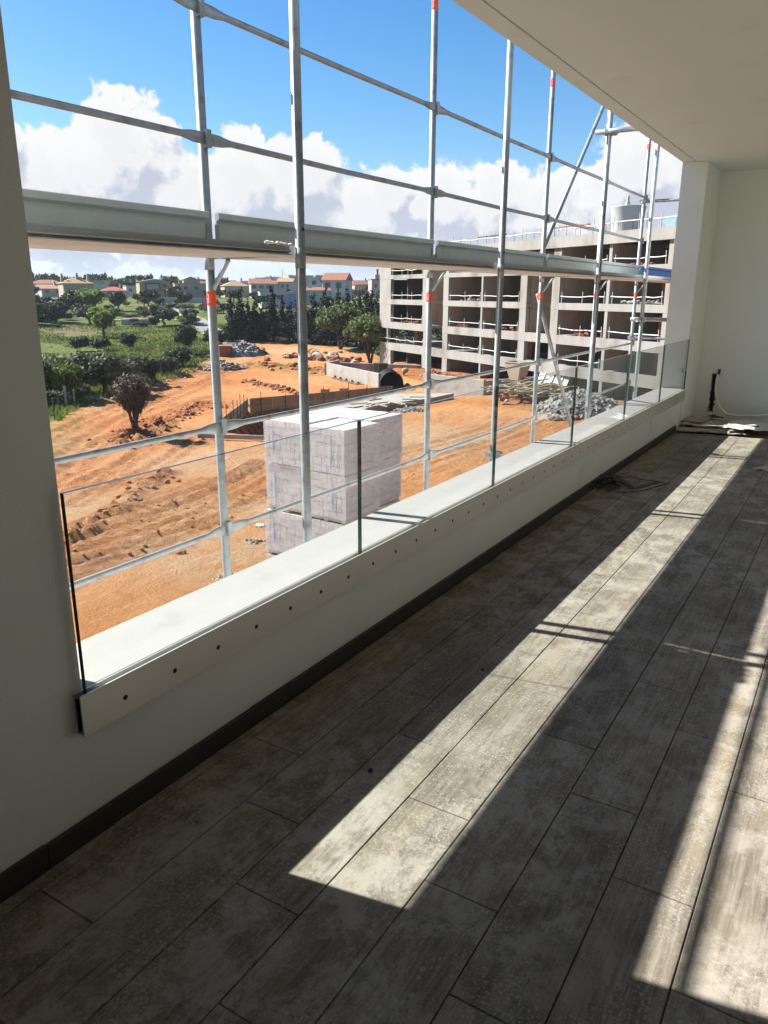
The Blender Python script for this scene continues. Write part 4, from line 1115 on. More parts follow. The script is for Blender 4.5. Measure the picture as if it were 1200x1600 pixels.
# skip, crates, blocks, chute
hp = thing('concrete_hopper', 'beige tapered concrete hopper standing on the terrace', 'hopper', (-28.0, 70.2, -6.45), math.radians(-20))
m = MB(); m.add([(-.55, -.5, 0), (.55, -.5, 0), (.55, .5, 0), (-.55, .5, 0), (-1.0, -.8, 1.7), (1.0, -.8, 1.7), (1.0, .8, 1.7), (-1.0, .8, 1.7)],
               [(0, 1, 5, 4), (1, 2, 6, 5), (2, 3, 7, 6), (3, 0, 4, 7), (3, 2, 1, 0)])
m.build('body', MT['cream'], hp); MB().box(-1.05, -.85, 1.66, 1.05, -.78, 1.74).box(-1.05, .78, 1.66, 1.05, .85, 1.74).box(-1.05, -.779, 1.66, -.98, .779, 1.74).box(.98, -.779, 1.66, 1.05, .779, 1.74).build('rim', MT['cream'], hp)
for sx_ in (-.7, .7): MB().box(sx_ - .06, -.06, -.7, sx_ + .06, .06, .3).build('leg', MT['rebar'], hp)
gs = thing('green_skip', 'dark green waste skip with a blue end behind the rubble heap', 'skip', (-21.4, 75.2, gz(-21.4, 75.2)), math.radians(32))
m = MB().add([(-1.3, -.7, 0), (1.3, -.7, 0), (1.3, .7, 0), (-1.3, .7, 0), (-1.6, -.9, 1.5), (1.6, -.9, 1.5), (1.6, .9, 1.5), (-1.6, .9, 1.5)], [(0, 1, 5, 4), (1, 2, 6, 5), (2, 3, 7, 6), (3, 0, 4, 7), (3, 2, 1, 0), (4, 5, 6, 7)])
m.build('body', MT['leaf_dark'], gs); MB().box(1.4, -.95, .5, 1.72, .95, 1.55).build('end_plate', MT['blue_wall'], gs)
cb = thing('concrete_trough', 'pale concrete trough between the rubble heap and the balcony', 'trough', (-18.2, 70.5, gz(-18.2, 70.5)), math.radians(60))
MB().box(-2, -.6, 0, 2, -.45, 1.0).box(-2, .45, 0, 2, .6, 1.0).box(-2, -.449, 0, -1.85, .449, 1.0).box(1.85, -.449, 0, 2, .449, 1.0).box(-1.849, -.449, 0, 1.849, .449, .15).build('body', MT['concrete2'], cb)
for k in range(3): MB().box(-1.4 + k * 1.3, -.64, .1, -1.3 + k * 1.3, -.605, .95).build('rib', MT['rebar'], cb)
chn = thing('tilted_panel', 'white formwork panel tilted against the terrace wall', 'panel', (-25.0, 71.2, -6.9), math.radians(-25))
T = Matrix.Rotation(math.radians(-28), 4, 'X')
MB().box(-2.0, 0, 0, 2.0, .08, 2.0, 0, T).build('sheet', MT['white_paint'], chn)
for xx in (-1.2, 0, 1.2): MB().box(xx - .06, -.1, 0, xx + .06, -.004, 2.0, 0, T).build('rib', MT['galv'], chn)
cr = thing('black_crate', 'black slatted crate on the terrace beside the left concrete pillar', 'crate', (-50.4, 81.2, gz(-50.4, 81.2)), -.5)
for k in range(5): MB().box(-.7 + k * .3, -.6, 0, -.55 + k * .3, .6, 1.35).build('slat', MT['blackpipe'], cr)
MB().box(-.75, -.65, 1.36, .8, .65, 1.45).build('lid', MT['blackpipe'], cr)
mx_ = thing('cement_mixer', 'small yellow cement mixer among bricks on the terrace', 'mixer', (-43.9, 76.0, gz(-43.9, 76.0)), .6); mx_.scale = (.5, .5, .5)
MB().tube([(-.6, 0, .9), (-.3, 0, 1.0), (.3, 0, 1.2), (.75, 0, 1.4)], [.35, .65, .6, .3], 14).build('drum', MT['yellow'], mx_)
for a in (-.6, .6): MB().tube([(-.3, a, 0), (0, a * .8, 1.1)], .05, 6).build('leg', MT['rebar'], mx_)
MB().box(-.5, -.4, .2, -.1, .4, .7).build('motor_box', MT['rebar'], mx_)
for k, (x, y, n) in enumerate(((-40.6, 76.8, 30), (-38.6, 75.6, 26), (-36.3, 74.6, 26))):
    rubble_heap('brick_heap', ['loose heap of red bricks beside the yellow mixer', 'flat heap of red bricks behind the white retaining wall', 'dark heap of bricks under the recess of the building'][k], (x, y, gz(x, y)), 1.7, 1.1, .6, 160, 40 + k, ['redbrick', 'stone'], .08, .25, base='redbrick')
for k, (x, y, s) in enumerate(((-21.4, 61.9, .32), (-25.4, 61.5, .18))):
    tag(MB().blob((0, 0, s * .5), s * 1.1, s, s * .7, k, .2, 2).build('stone', MT['white_paint'], None, (x, y, gz(x, y)), True), ['round white boulder on orange dirt left of the grey rubble', 'small white stone on orange dirt below the planks'][k], 'stone')

# clods and boulders
def clods(name, label, pts, w, n, seed, mat, s0, s1):
    r = random.Random(seed); m = MB(); P = [Vector((*p, 0)) for p in pts]
    for k in range(n):
        i = r.randrange(len(P) - 1); p = P[i].lerp(P[i + 1], r.random())
        x, y = p.x + r.gauss(0, w), p.y + r.gauss(0, w); s = s0 + (s1 - s0) * r.random() ** 2
        m.blob((x, y, gz(x, y) + s * .25), s * r.uniform(.8, 1.3), s * r.uniform(.8, 1.3), s * r.uniform(.5, .9), r.randint(0, 9999), .28)
    return tag(m.build(name, MT[mat]), label, 'rubble', kind='stuff')
clods('soil_clods', 'row of red earth clods across the dirt', [(-59.8, 66.6), (-55.5, 64.9), (-51.6, 63.3), (-46.7, 60.3)], .35, 110, 1, 'clod', .10, .34)
clods('soil_clods', 'crumbled earth along the near ridge', RIDGES[0][0], .5, 90, 2, 'soil', .04, .20)
clods('soil_clods', 'red lumps of earth around the small withered tree', [(-45.5, 40.5), (-43, 37), (-41, 33.5)], 1.0, 150, 3, 'clod', .06, .24)
clods('soil_clods', 'stones along the edge of the grass', RIDGES[1][0], .55, 170, 4, 'stone', .05, .24)
clods('soil_clods', 'small crumbs of dirt in the wheel tracks', [(-20, 14), (-23, 20), (-27, 29)], 1.4, 130, 6, 'soil', .02, .09)
clods('soil_clods', 'red earth lumps left of the formwork', [(-46, 42), (-48, 46), (-50, 51)], .9, 110, 7, 'clod', .06, .22)
clods('soil_clods', 'weathered crumbs on the berm', [(-71, 81.8), (-66, 81.6), (-57.5, 79.5)], 1.0, 130, 8, 'clod', .12, .4)
rr = random.Random(77)
for k in range(34):
    a = [(-74.2, 93), (-72.2, 93.5), (-73.9, 101), (-67.8, 95.5), (-64.9, 93.9), (-63, 91), (-70, 94.6)][k % 7]
    x, y = a[0] + rr.gauss(0, 1.3), a[1] + rr.gauss(0, 1.3); s = rr.uniform(.3, .85)
    tag(MB().blob((0, 0, s * .4), s * rr.uniform(.9, 1.3), s, s * rr.uniform(.6, .9), k, .25, 2).build('boulder', MT['clod' if k % 3 else 'stone'], None, (x, y, gz(x, y))), 'reddish boulder in the loose row below the cypresses', 'boulder', 'boulders below the cypresses')
# bits of litter near the building
def litter(x, y, label, mat, s, seed, name='crumpled_bag', cat='litter'):
    r = random.Random(seed); m = MB()
    for k in range(5): m.blob((r.gauss(0, s * .5), r.gauss(0, s * .5), s * .35), s * r.uniform(.5, .9), s * r.uniform(.5, .9), s * r.uniform(.3, .6), seed + k, .35, 2)
    tag(m.build(name, MT[mat], None, (x, y, gz(x, y))), label, cat)
litter(-14.3, 17.2, 'crumpled white plastic bag on the sand left of the brick stack', 'white_sheet', .22, 1)
litter(-18.3, 21.0, 'pale blue plastic scrap left of the brick stack', 'grey_sheet', .2, 2)
litter(-17.8, 16.4, 'broken red brick on the pale sand below the scaffold', 'redbrick', .14, 3, 'broken_brick', 'brick')
rubble_heap('gravel_heap', 'flat patch of grey gravel on the sand by the scaffold post', (-16.6, 18.9, gz(-16.6, 18.9) - .05), .8, .6, .14, 120, 51, ['rubble', 'stone'], .03, .10, base='rubble')
rubble_heap('gravel_heap', 'pale rubble scattered on the sand close under the sill', (-14.6, 15.2, gz(-14.6, 15.2) - .05), .7, .9, .12, 120, 52, ['rubble', 'concrete2'], .03, .12, base='rubble')
rubble_heap('gravel_heap', 'whitish lumps of lime at the left of the near ridge', (-23.8, 17.3, gz(-23.8, 17.3) - .05), .7, .6, .16, 90, 53, ['stone', 'concrete2'], .03, .12, base='stone')

# ------------------------------------------------------------------ fence
FP = [(-53.5, 37.6), (-56.0, 39.9), (-58.0, 42.9), (-60.0, 46.2), (-61.6, 49.4), (-63.4, 53), (-65.0, 56.2), (-66.4, 59), (-67.6, 61.9), (-69, 64.3), (-70.4, 67), (-72, 70), (-74, 73.5)]
fence = thing('wire_fence', 'dark post and wire fence between the dirt and the green field', 'fence', (-62, 50, -8.2))
for i, (x, y) in enumerate(FP):
    x -= .7; y += .3
    h = 1.7 + .2 * math.sin(i * 2.1)
    MB().tube([(x + 62, y - 50, gz(x, y) + 8.2 - .3), (x + 62 + .05 * math.sin(i), y - 50, gz(x, y) + 8.2 + h)], .055, 6).build('post', MT['rebar'] if i != 2 else MT['stone'], fence)
for zf in (.5, 1.05, 1.6):
    MB().tube([(x - .7 + 62, y + .3 - 50, gz(x, y) + 8.2 + zf) for x, y in FP], .016, 4).build('wire', MT['rebar'], fence)
pl = thing('concrete_post', 'white concrete post by the gate in the wire fence', 'post', (-59.6, 43.0, gz(-59.6, 43)))
MB().bbox(-.08, -.08, -.2, .08, .08, 1.75, .02).build('shaft', MT['stone'], pl); MB().box(-.10, -.10, 1.751, .10, .10, 1.80).build('cap', MT['white_paint'], pl)

# ------------------------------------------------------------------ houses
def house(label, x, y, w, d, h, mat, roof, rmat, rot=0, wins=(), z=None, name='house', rh=1.6, chim=1, base=3, extra=None):
    dirx, diry = -x / math.hypot(x, y), -y / math.hypot(x, y)
    z = gz(x, y) if z is None else z
    t = thing(name, label, 'house', (x, y, z), math.atan2(dirx, -diry) + rot)
    MB().box(-w / 2, -d / 2, -base, w / 2, d / 2, h).build('wall', MT[mat], t)
    e = .45
    if roof == 'gable':
        p = [(-d / 2 - e, h + .01), (d / 2 + e, h + .01), (0, h + rh)]
        r_ = MB().prism(p, 'x', -w / 2 - e, w / 2 + e).build('roof', MT[rmat], t)
    elif roof == 'gablex':
        p = [(-w / 2 - e, h + .01), (w / 2 + e, h + .01), (0, h + rh)]
        r_ = MB().prism(p, 'y', -d / 2 - e, d / 2 + e).build('roof', MT[rmat], t)
    elif roof == 'hip':
        k = min(w, d) * .45
        r_ = MB().add([(-w / 2 - e, -d / 2 - e, h + .01), (w / 2 + e, -d / 2 - e, h + .01), (w / 2 + e, d / 2 + e, h + .01), (-w / 2 - e, d / 2 + e, h + .01), (-w / 2 + k, 0, h + rh), (w / 2 - k, 0, h + rh)],
                      [(0, 1, 5, 4), (1, 2, 5), (2, 3, 4, 5), (3, 0, 4), (3, 2, 1, 0)]).build('roof', MT[rmat], t)
    else:
        r_ = MB().box(-w / 2 - .15, -d / 2 - .15, h + .002, w / 2 + .15, d / 2 + .15, h + .35).build('roof', MT[rmat], t)
    for k in range(chim):
        cx = w * (.28 - .5 * k); MB().box(cx - .35, -.35, h + .1, cx + .35, .35, h + rh + 1.0).box(cx - .45, -.45, h + rh + 1.002, cx + .45, .45, h + rh + 1.15).build('chimney', MT['white_paint'], r_)
    for (wx, wz, ww, wh) in wins:
        f = MB().box(wx - ww / 2, -d / 2 - .10, wz, wx + ww / 2, -d / 2 - .002, wz + wh).build('window', MT['window'], t)
        MB().box(wx - ww / 2 - .12, -d / 2 - .22, wz - .16, wx + ww / 2 + .12, -d / 2 - .003, wz - .01).build('sill', MT['white_paint'], f)
    return t
W2 = lambda w, n, z, ww=1.3, wh=1.3: [(-w / 2 + w * (k + .5) / n, z, ww, wh) for k in range(n)]
house('low cream house with ochre roof at the far left', -268, 191.5, 8.0, 8, 2.6, 'white_paint', 'gable', 'ochre_roof', .3, W2(8, 2, .9), z=0.1, chim=1, rh=1.5)
h2 = house('cream villa with tall chimney turrets and pale roof', -239, 181.5, 10, 9, 4.4, 'cream', 'hip', 'ochre_roof', .2, W2(9, 3, 1.2), z=0, chim=0, rh=1.9)
for cx, hh in ((-4.4, 7.0), (.6, 7.2), (4.3, 7.0)):
    MB().box(cx - .45, -1.0, 4.3, cx + .45, -.1, hh).box(cx - .3, -.85, hh + .002, cx + .3, -.25, hh + .7).build('turret', MT['cream'], h2)
house('low house under a flat red roof beside the cream villa', -246.6, 204, 9.0, 8, 2.3, 'white_paint', 'hip', 'red_roof', .1, W2(8, 2, .7), z=-.3, rh=1.5)
house('small white house behind the red roofed house', -268, 232, 7, 7, 3.4, 'white_paint', 'flat', 'ochre_roof', .2, W2(7, 2, 1.2), z=.5)
h5 = house('modern yellow house with a glazed dark balcony', -222, 201.5, 10.8, 9, 5.2, 'yellow', 'gablex', 'concrete2', .15, [(3.2, 3.2, 1.3, 1.2), (3.6, .2, 1.3, 2.2)], z=-.1, rh=1.0)
MB().box(-3.4, -5.4, 2.2, 1.6, -4.51, 2.5).box(-3.4, -5.4, 4.4, 1.6, -4.51, 4.7).box(-3.4, -5.4, 2.501, -3.1, -4.51, 4.399).box(1.3, -5.4, 2.501, 1.6, -4.51, 4.399).build('balcony_frame', MT['blackpipe'], h5)
MB().box(-3.09, -4.8, 2.501, 1.29, -4.52, 4.399).build('window', MT['pale_green'], h5)
h6 = house('long cream house with a raised attic right of the yellow house', -234.5, 232, 12.5, 9, 5.0, 'cream', 'flat', 'ochre_roof', .1, [(-2.0, 2.8, 1.5, 1.4), (2.0, 2.8, 1.5, 1.4)], z=-.3)
MB().box(-2.6, -2, 5.4, 3.0, 3, 6.7).build('attic', MT['cream'], h6); MB().prism([(-3, 6.71), (3.4, 6.71), (.2, 7.9)], 'y', -2.4, 3.4).build('roof', MT['ochre_roof'], h6)
MB().box(-6.25, -6.6, 0, 6.25, -4.6, 1.9).build('terrace_wall', MT['cream'], h6)
gw = thing('garden_wall', 'long grey white garden wall below the cream houses', 'wall', (-193.3, 188.4, gz(-193.3, 188.4)), math.atan2(193 - 183.8, -188.8 + 197.8))
for k in range(5): MB().bbox(-7.5 + k * 3.0 + .01, -.12, -1, -4.5 + k * 3.0 - .01, .12, 1.7, .03).build('panel', MT['white_paint'], gw)
house('cream bungalow with a broad pyramid roof', -228.5, 251.7, 10.2, 9, 4.3, 'cream', 'hip', 'ochre_roof', .2, W2(9, 2, 1.5), z=-.2, rh=2.0, chim=1)
house('white house with a terracotta roof and a row of dark windows', -213, 252, 11, 9, 4.8, 'white_paint', 'gable', 'terracotta', .1, [(-4.2, 2.9, 1.6, 1.2), (-1.3, 2.9, 1.9, 1.2), (2.2, 2.9, 3.0, 1.3)], z=.2, rh=2.0)
house('small white house with two windows right of the terracotta roof', -205.5, 258, 6, 8, 5.6, 'white_paint', 'gable', 'ochre_roof', -.2, [(-1, 3.4, .8, 1.2), (1, 3.4, .8, 1.2)], z=.2, rh=1.6)
h9 = house('white and blue cubic house in front of the town', -152.2, 185.5, 9.8, 8, 4.9, 'white_paint', 'flat', 'white_paint', .1, [(-2.0, 3.2, 1.8, 1.1), (.8, 3.2, 1.6, 1.1)], z=-3.4, chim=0)
MB().box(2.6, -5.2, 0, 5.6, -4.02, 4.6).build('blue_wing', MT['blue_wall'], h9); MB().box(-4.9, -7.2, -1, 2.5, -4.1, 2.3).build('terrace', MT['white_paint'], h9); MB().box(-4.9, -7.3, -1, -3.3, -7.21, 2.2).build('terrace_panel', MT['pinkw'], h9)
house('low white and blue house partly hidden by the scaffold post', -158.5, 206, 6.5, 7, 5.6, 'white_paint', 'flat', 'blue_wall', .1, [(-1.5, 3, 1.2, 1.2)], z=-4, chim=1)
house('pale green house with a terracotta eave behind the cypresses', -154.3, 209.5, 7.2, 7, 6.3, 'pale_green', 'gable', 'terracotta', .1, [(-2.2, 3.6, 1.8, 1.1), (1.6, 3.6, 1.0, 1.2)], z=-4, rh=1.0)
h11 = house('big white villa with a broad orange roof and stepped gable', -165.8, 237.3, 8.4, 11, 6.2, 'white_paint', 'gable', 'terracotta', -.25, [(-2.2, 3.4, 2.0, 2.0), (1.8, 3.4, 2.0, 2.0), (-2, .4, 2, 2), (2, .4, 1.4, 1.6)], z=-.3, rh=2.6, chim=0)
MB().box(-9.6, -5.0, -3, -4.25, 4.5, 4.2).build('wing', MT['white_paint'], h11)
MB().prism([(-9.9, 4.21), (-3.9, 4.21), (-6.4, 8.0)], 'y', -5.3, 4.8).build('gable', MT['white_paint'], h11)
MB().box(-9.4, -6.6, 2.2, -4.4, -5.35, 2.6).box(-9.4, -6.6, 2.601, -4.4, -6.45, 3.5).build('balcony', MT['white_paint'], h11); MB().box(-8.4, -5.06, .3, -5.6, -5.005, 2.0).box(-8.0, -5.36, 4.6, -6.6, -5.305, 6.0).build('window', MT['window'], h11)
MB().box(-12, -9, -4, 5, -6.8, 1.0).build('garden_terrace', MT['cream'], h11)
house('small cottage with an orange roof right of the big villa', -219, 334, 8, 8, 4.2, 'pinkw', 'gable', 'terracotta', .2, W2(8, 2, 1), z=1.2, rh=2.2)
h13 = house('pink tower house beside the concrete building', -175.4, 280, 6.4, 8, 6.5, 'pinkw', 'flat', 'terracotta', .2, [(-1.6, 3.4, .9, 1.4), (1.4, 3.4, .9, 1.4)], z=.2, chim=0)
MB().box(-1.2, -1, 6.9, 1.0, 1, 8.6).build('tower', MT['pinkw'], h13); MB().box(-.35, -.3, 8.6, .35, .3, 10.4).box(-.6, -.5, 10.41, .6, .5, 10.7).build('chimney', MT['rebar'], h13)
rw = thing('ruined_wall', 'low whitewashed ruin with plants on top in the meadow', 'wall', (-142.5, 123.8, gz(-142.5, 123.8)), math.atan2(4.6, 4.7))
for k in range(4): MB().bbox(-3.5 + k * 1.75, -.3, -.8, -1.77 + k * 1.75, 0.3, 1.2 - .12 * (k % 2), .06).build('wall_piece', MT['white_paint'], rw)
MB().box(-3.4, .4, -.5, 3.2, 3.5, 1.3).build('rubble_fill', MT['stone'], rw)
# the town on the skyline
rr = random.Random(31)
tl = ['distant white block of flats on the skyline', 'distant cream block of flats on the skyline', 'distant pinkish block of flats on the skyline']
for k in range(46):
    az = math.radians(rr.choice([rr.uniform(-43.5, -36.5), rr.uniform(-45, -31.5), rr.uniform(-40.5, -37.0)])); r = rr.uniform(620, 1500)
    x, y = math.sin(az) * r, math.cos(az) * r; w = rr.uniform(9, 26); h = rr.uniform(5, 10) * (1.35 if -40.5 < math.degrees(az) < -37 else 1)
    b = k % 3
    t = thing('apartment_block', tl[b], 'building', (x, y, gz(x, y)), math.atan2(-x / r, y / r) + rr.uniform(-.5, .5), ['white', 'cream', 'pinkish'][b] + ' blocks of flats on the skyline')
    MB().box(-w / 2, -5, -4, w / 2, 5, h).build('wall', MT[['white_paint', 'cream', 'pinkw'][b]], t)
    MB().box(-w / 2 - .3, -5.3, h + .01, w / 2 + .3, 5.3, h + .6).build('roof', MT[['terracotta', 'concrete2', 'ochre_roof'][(k // 3) % 3]], t)
    m = MB()
    for f in range(int(h / 3)):
        for c in range(int(w / 3.2)): m.box(-w / 2 + 1 + c * 3.2, -5.06, 1 + f * 3, -w / 2 + 2.4 + c * 3.2, -5.01, 2.3 + f * 3)
    if m.v: tag(m.build('window', MT['window'], t), kind='stuff')
for k in range(70):
    az = math.radians(rr.choice([rr.uniform(-45, -31.5), rr.uniform(-57, -44)])); r = rr.uniform(330, 700)
    x, y = math.sin(az) * r, math.cos(az) * r; b = k % 2
    house(['hazy small white town house with a tiled roof far behind', 'hazy small cream town house with a tiled roof far behind'][b], x, y, rr.uniform(7, 12), 7, rr.uniform(3.0, 6.0), ['white_paint', 'cream'][b], rr.choice(['gable', 'hip', 'flat']), ['terracotta', 'ochre_roof', 'concrete2'][k % 3], rr.uniform(-.5, .5), W2(7, 2, 1.2), rh=1.5, chim=k % 2, name='town_house')['group'] = ['white town houses', 'cream town houses'][b]
mast = thing('radio_mast', 'thin radio mast above the distant town', 'mast', (-600, 745, gz(-600, 745)))
MB().tube([(0, 0, 0), (0, 0, 26)], [.6, .15], 6).build('shaft', MT['galv'], mast)
for z in (14, 18, 22): MB().box(-1.2, -.1, z, 1.2, .1, z + .25).build('crossarm', MT['galv'], mast)

# ------------------------------------------------------------------ trees and bushes
def crown_mesh(name, mat, blobs, n, size, seed, drop=.0, flat=.0, fill=.55, gap=.0):
    r = np.random.default_rng(seed); vs_, fs = [], []
    tot = sum(b[3] * b[4] for b in blobs)
    # sub-clumps so that the crown has light and dark masses and gaps
    for (cx, cy, cz, rx, rz) in blobs:
        k = max(20, int(n * rx * rz / tot)); nc = max(5, int(14 * rx * rz / tot * len(blobs)))
        cd = r.normal(size=(nc, 3)); cd /= np.linalg.norm(cd, axis=1)[:, None]
        cc = cd * (fill + (1 - fill) * r.random((nc, 1))) * .82
        which = r.integers(0, nc, k)
        p = cc[which] + r.normal(size=(k, 3)) * .2
        pos = np.array([cx, cy, cz]) + p * np.array([rx, rx, rz])
        nrm = r.normal(size=(k, 3)) + p * 1.2 + np.array([0, 0, .5]); nrm /= np.linalg.norm(nrm, axis=1)[:, None]
        t = np.cross(nrm, r.normal(size=(k, 3))); t /= np.linalg.norm(t, axis=1)[:, None]
        u = np.cross(nrm, t)
        s = size * (0.55 + .9 * r.random((k, 1)))
        a = pos - t * s; b = pos + u * s * .55; c = pos + t * s; d = pos - u * s * .55
        o = len(vs_)
        quad = np.stack([a, b, c, d], 1).reshape(-1, 3)
        vs_.extend(map(tuple, quad)); fs.extend([(o + 4 * i, o + 4 * i + 1, o + 4 * i + 2, o + 4 * i + 3) for i in range(k)])
    me = bpy.data.meshes.new(name); me.from_pydata(vs_, [], fs); me.materials.append(MT[mat]); me.update()
    return me
def trunk_mesh(name, h, r0, limbs, seed, lean=.1, mat='bark'):
    r = random.Random(seed); m = MB()
    pts = [(0, 0, -.3)]; 
    for k in range(1, 5): pts.append((r.uniform(-lean, lean) * h * .3, r.uniform(-lean, lean) * h * .3, h * k / 4))
    m.tube(pts, [r0 * (1.25 - .16 * k) for k in range(5)], 8)
    for k in range(limbs):
        a = 2 * PI * k / limbs + r.uniform(-.4, .4); z = h * r.uniform(.55, .95); L = h * r.uniform(.5, .9)
        p0 = Vector((pts[3][0] * .7, pts[3][1] * .7, z)); p2 = p0 + Vector((math.cos(a) * L * .7, math.sin(a) * L * .7, L * .75)); p1 = p0.lerp(p2, .5) + Vector((0, 0, -.08 * L))
        m.tube([p0, p1, p2], [r0 * .5, r0 * .35, r0 * .12], 6)
    return m.mesh(name, MT[mat], smooth=True)
LIB = {}
def blobs_round(seed, n=7, w=1.0, h=1.0, z0=.75):
    r = random.Random(seed)
    out = [(0, 0, z0, .62 * w, .52 * h)]
    for k in range(n):
        a = 2 * PI * k / n + r.uniform(-.3, .3); q = r.uniform(.35, .62)
        out.append((math.cos(a) * q * w, math.sin(a) * q * w, z0 + r.uniform(-.25, .32) * h, r.uniform(.3, .46) * w, r.uniform(.26, .4) * h))
    return out
def lib(kind):
    if kind in LIB: return LIB[kind]
    mk = {'bright_tree': lambda: (crown_mesh('crown', 'leaf_bright', blobs_round(1, 8, 1, .95, 1.0), 5200, .09, 1), trunk_mesh('trunk', .75, .075, 5, 1)),
          'olive_tree': lambda: (crown_mesh('crown', 'leaf_olive', blobs_round(2, 9, 1.1, .8, .8), 5200, .085, 2, gap=.3), trunk_mesh('trunk', .6, .085, 5, 2, .35)),
          'olive_tree_b': lambda: (crown_mesh('crown', 'leaf_olive', blobs_round(12, 7, 1.15, .75, .8), 4600, .085, 12), trunk_mesh('trunk', .55, .08, 4, 12, .5)),
          'big_olive': lambda: (crown_mesh('crown', 'leaf_olive', blobs_round(3, 12, 1.1, .9, .72), 11000, .055, 3), trunk_mesh('trunk', .55, .08, 6, 3, .3)),
          'bright_near': lambda: (crown_mesh('crown', 'leaf_bright', blobs_round(4, 9, 1.0, .9, .85), 6500, .062, 4), trunk_mesh('trunk', .7, .05, 6, 4, .3)),
          'dark_tree': lambda: (crown_mesh('crown', 'leaf_dark', blobs_round(5, 8, 1.1, .9, .72), 4400, .10, 5), trunk_mesh('trunk', .6, .07, 4, 5)),
          'dark_bush': lambda: (crown_mesh('crown', 'leaf_dark', blobs_round(6, 7, 1, .85, .62), 3000, .08, 6), None),
          'grey_bush': lambda: (crown_mesh('crown', 'leaf_grey', blobs_round(7, 8, 1.1, .7, .5), 3000, .07, 7), None),
          'bright_bush': lambda: (crown_mesh('crown', 'leaf_bright', blobs_round(8, 7, 1.1, .7, .5), 2600, .08, 8), None),
          'red_bush': lambda: (crown_mesh('crown', 'leaf_red', blobs_round(9, 7, 1.2, .6, .45), 2200, .08, 9), None),
          'umbrella_pine': lambda: (crown_mesh('crown', 'leaf_pine', [(0, 0, 1.24, .86, .44), (-.42, .1, 1.18, .55, .34), (.42, -.1, 1.15, .52, .28), (.1, .42, 1.18, .5, .28), (-.1, -.42, 1.16, .52, .28), (.62, .25, 1.06, .36, .2), (-.62, -.25, 1.06, .36, .2), (0, -.6, 1.05, .38, .2)], 15000, .05, 10, fill=.8), None),
          'far_tree': lambda: (crown_mesh('crown', 'leaf_dark', blobs_round(11, 6, 1, .9, .9), 420, .24, 11), trunk_mesh('trunk', .5, .08, 2, 11)),
          'far_tree_b': lambda: (crown_mesh('crown', 'leaf_olive', blobs_round(14, 6, 1.2, .7, .7), 420, .24, 14), trunk_mesh('trunk', .4, .08, 2, 14))}
    LIB[kind] = mk[kind](); return LIB[kind]
def cypress_mesh(seed):
    r = random.Random(seed); bl = []
    n = 13
    for k in range(n):
        t = k / (n - 1); w = .17 * (1 - t) ** .8 * (1 + .25 * math.sin(k * 2.3 + seed)) + .018
        bl.append((r.uniform(-.03, .03), r.uniform(-.03, .03), .06 + .92 * t, w, .075))
    for k in range(9):
        z = r.uniform(.1, .7); a = r.uniform(0, 6.28); q = .16 * (1 - z)
        bl.append((math.cos(a) * q, math.sin(a) * q, z, .06, .07))
    return crown_mesh('crown', 'leaf_cypress', bl, 3000, .02, seed)
CYP = [cypress_mesh(s) for s in (1, 2, 3, 4)]
CYT = MB().tube([(0, 0, -.02), (0, 0, .3)], [.025, .012], 7).mesh('trunk', MT['bark'])
rt = random.Random(55)
def tree(kind, label, x, y, s, sz=None, cat='tree', name=None, group=None, rot=None, dz=0):
    cr, tr = lib(kind)
    nm = name or {'far_tree_b': 'olive_tree', 'olive_tree_b': 'olive_tree', 'bright_tree': 'leafy_tree', 'bright_near': 'leafy_tree', 'big_olive': 'olive_tree', 'far_tree': 'dark_tree'}.get(kind, kind)
    t = thing(nm, label, cat, (x, y, gz(x, y) + dz), rt.uniform(0, 6.28) if rot is None else rot, group)
    t.scale = (s, s, sz or s)
    place('crown', cr, t)
    if tr: place('trunk', tr, t)
    return t
tree('bright_tree', 'round bright green tree alone in the meadow, left of the white ruin', -126.4, 101.3, 3.3, 3.7)
tree('olive_tree', 'spreading grey green olive beside the pale road', -136.9, 126.4, 3.3, 3.5)
tree('olive_tree_b', 'leaning smaller olive with bare stems at the road bend', -132.2, 130.2, 2.3, 3.0)
tree('big_olive', 'large dark olive thicket behind the wire fence', -62.6, 49.6, 3.0, 3.2)
tree('big_olive', 'dark olive thicket reaching right from the largest one behind the fence', -65.6, 54.0, 2.4, 2.5, rot=2.0)
tree('bright_near', 'small bright green tree by the white fence post', -61.8, 44.6, 2.1, 2.6)
tree('dark_bush', 'dark bush against the grey wall at the left edge', -64.0, 42.6, 3.0, 3.6, 'bush')
tree('big_olive', 'dark olive bush behind the bright green tree', -68, 47.5, 2.8, 2.9, rot=1)
tree('dark_bush', 'left clipped dark bush below the round tree', -109.3, 82.5, 2.0, 2.1, 'bush')
tree('dark_bush', 'middle clipped dark bush below the round tree', -107.2, 85.0, 1.9, 1.9, 'bush')
tree('dark_bush', 'right clipped box shaped bush in the meadow', -104.5, 88.6, 1.7, 2.5, 'bush')
tree('dark_bush', 'tall dark bush left of the orange banded post', -92.8, 90.0, 2.3, 3.8, 'bush')
tree('dark_bush', 'dark bush seen right behind the orange banded post', -92.4, 96.5, 2.6, 3.0, 'bush')
tree('grey_bush', 'grey scrub bush above the fence end', -78.5, 74.5, 2.4, 3.0, 'bush')
tree('dark_bush', 'dark shrub just behind the fence end', -75.9, 72.8, 1.3, 2.4, 'bush')
tree('grey_bush', 'grey scrub right of the withered tree', -66.5, 57.9, 1.5, 2.2, 'bush')
tree('dark_bush', 'narrow dark shrub behind the fence right of the withered tree', -64.9, 57.6, 1.0, 2.6, 'bush')
tree('grey_bush', 'broad pale scrub behind the fence posts', -71.5, 65.8, 2.2, 2.6, 'bush')
tree('grey_bush', 'upper pale scrub in the rough meadow', -77, 65, 2.6, 2.4, 'bush')
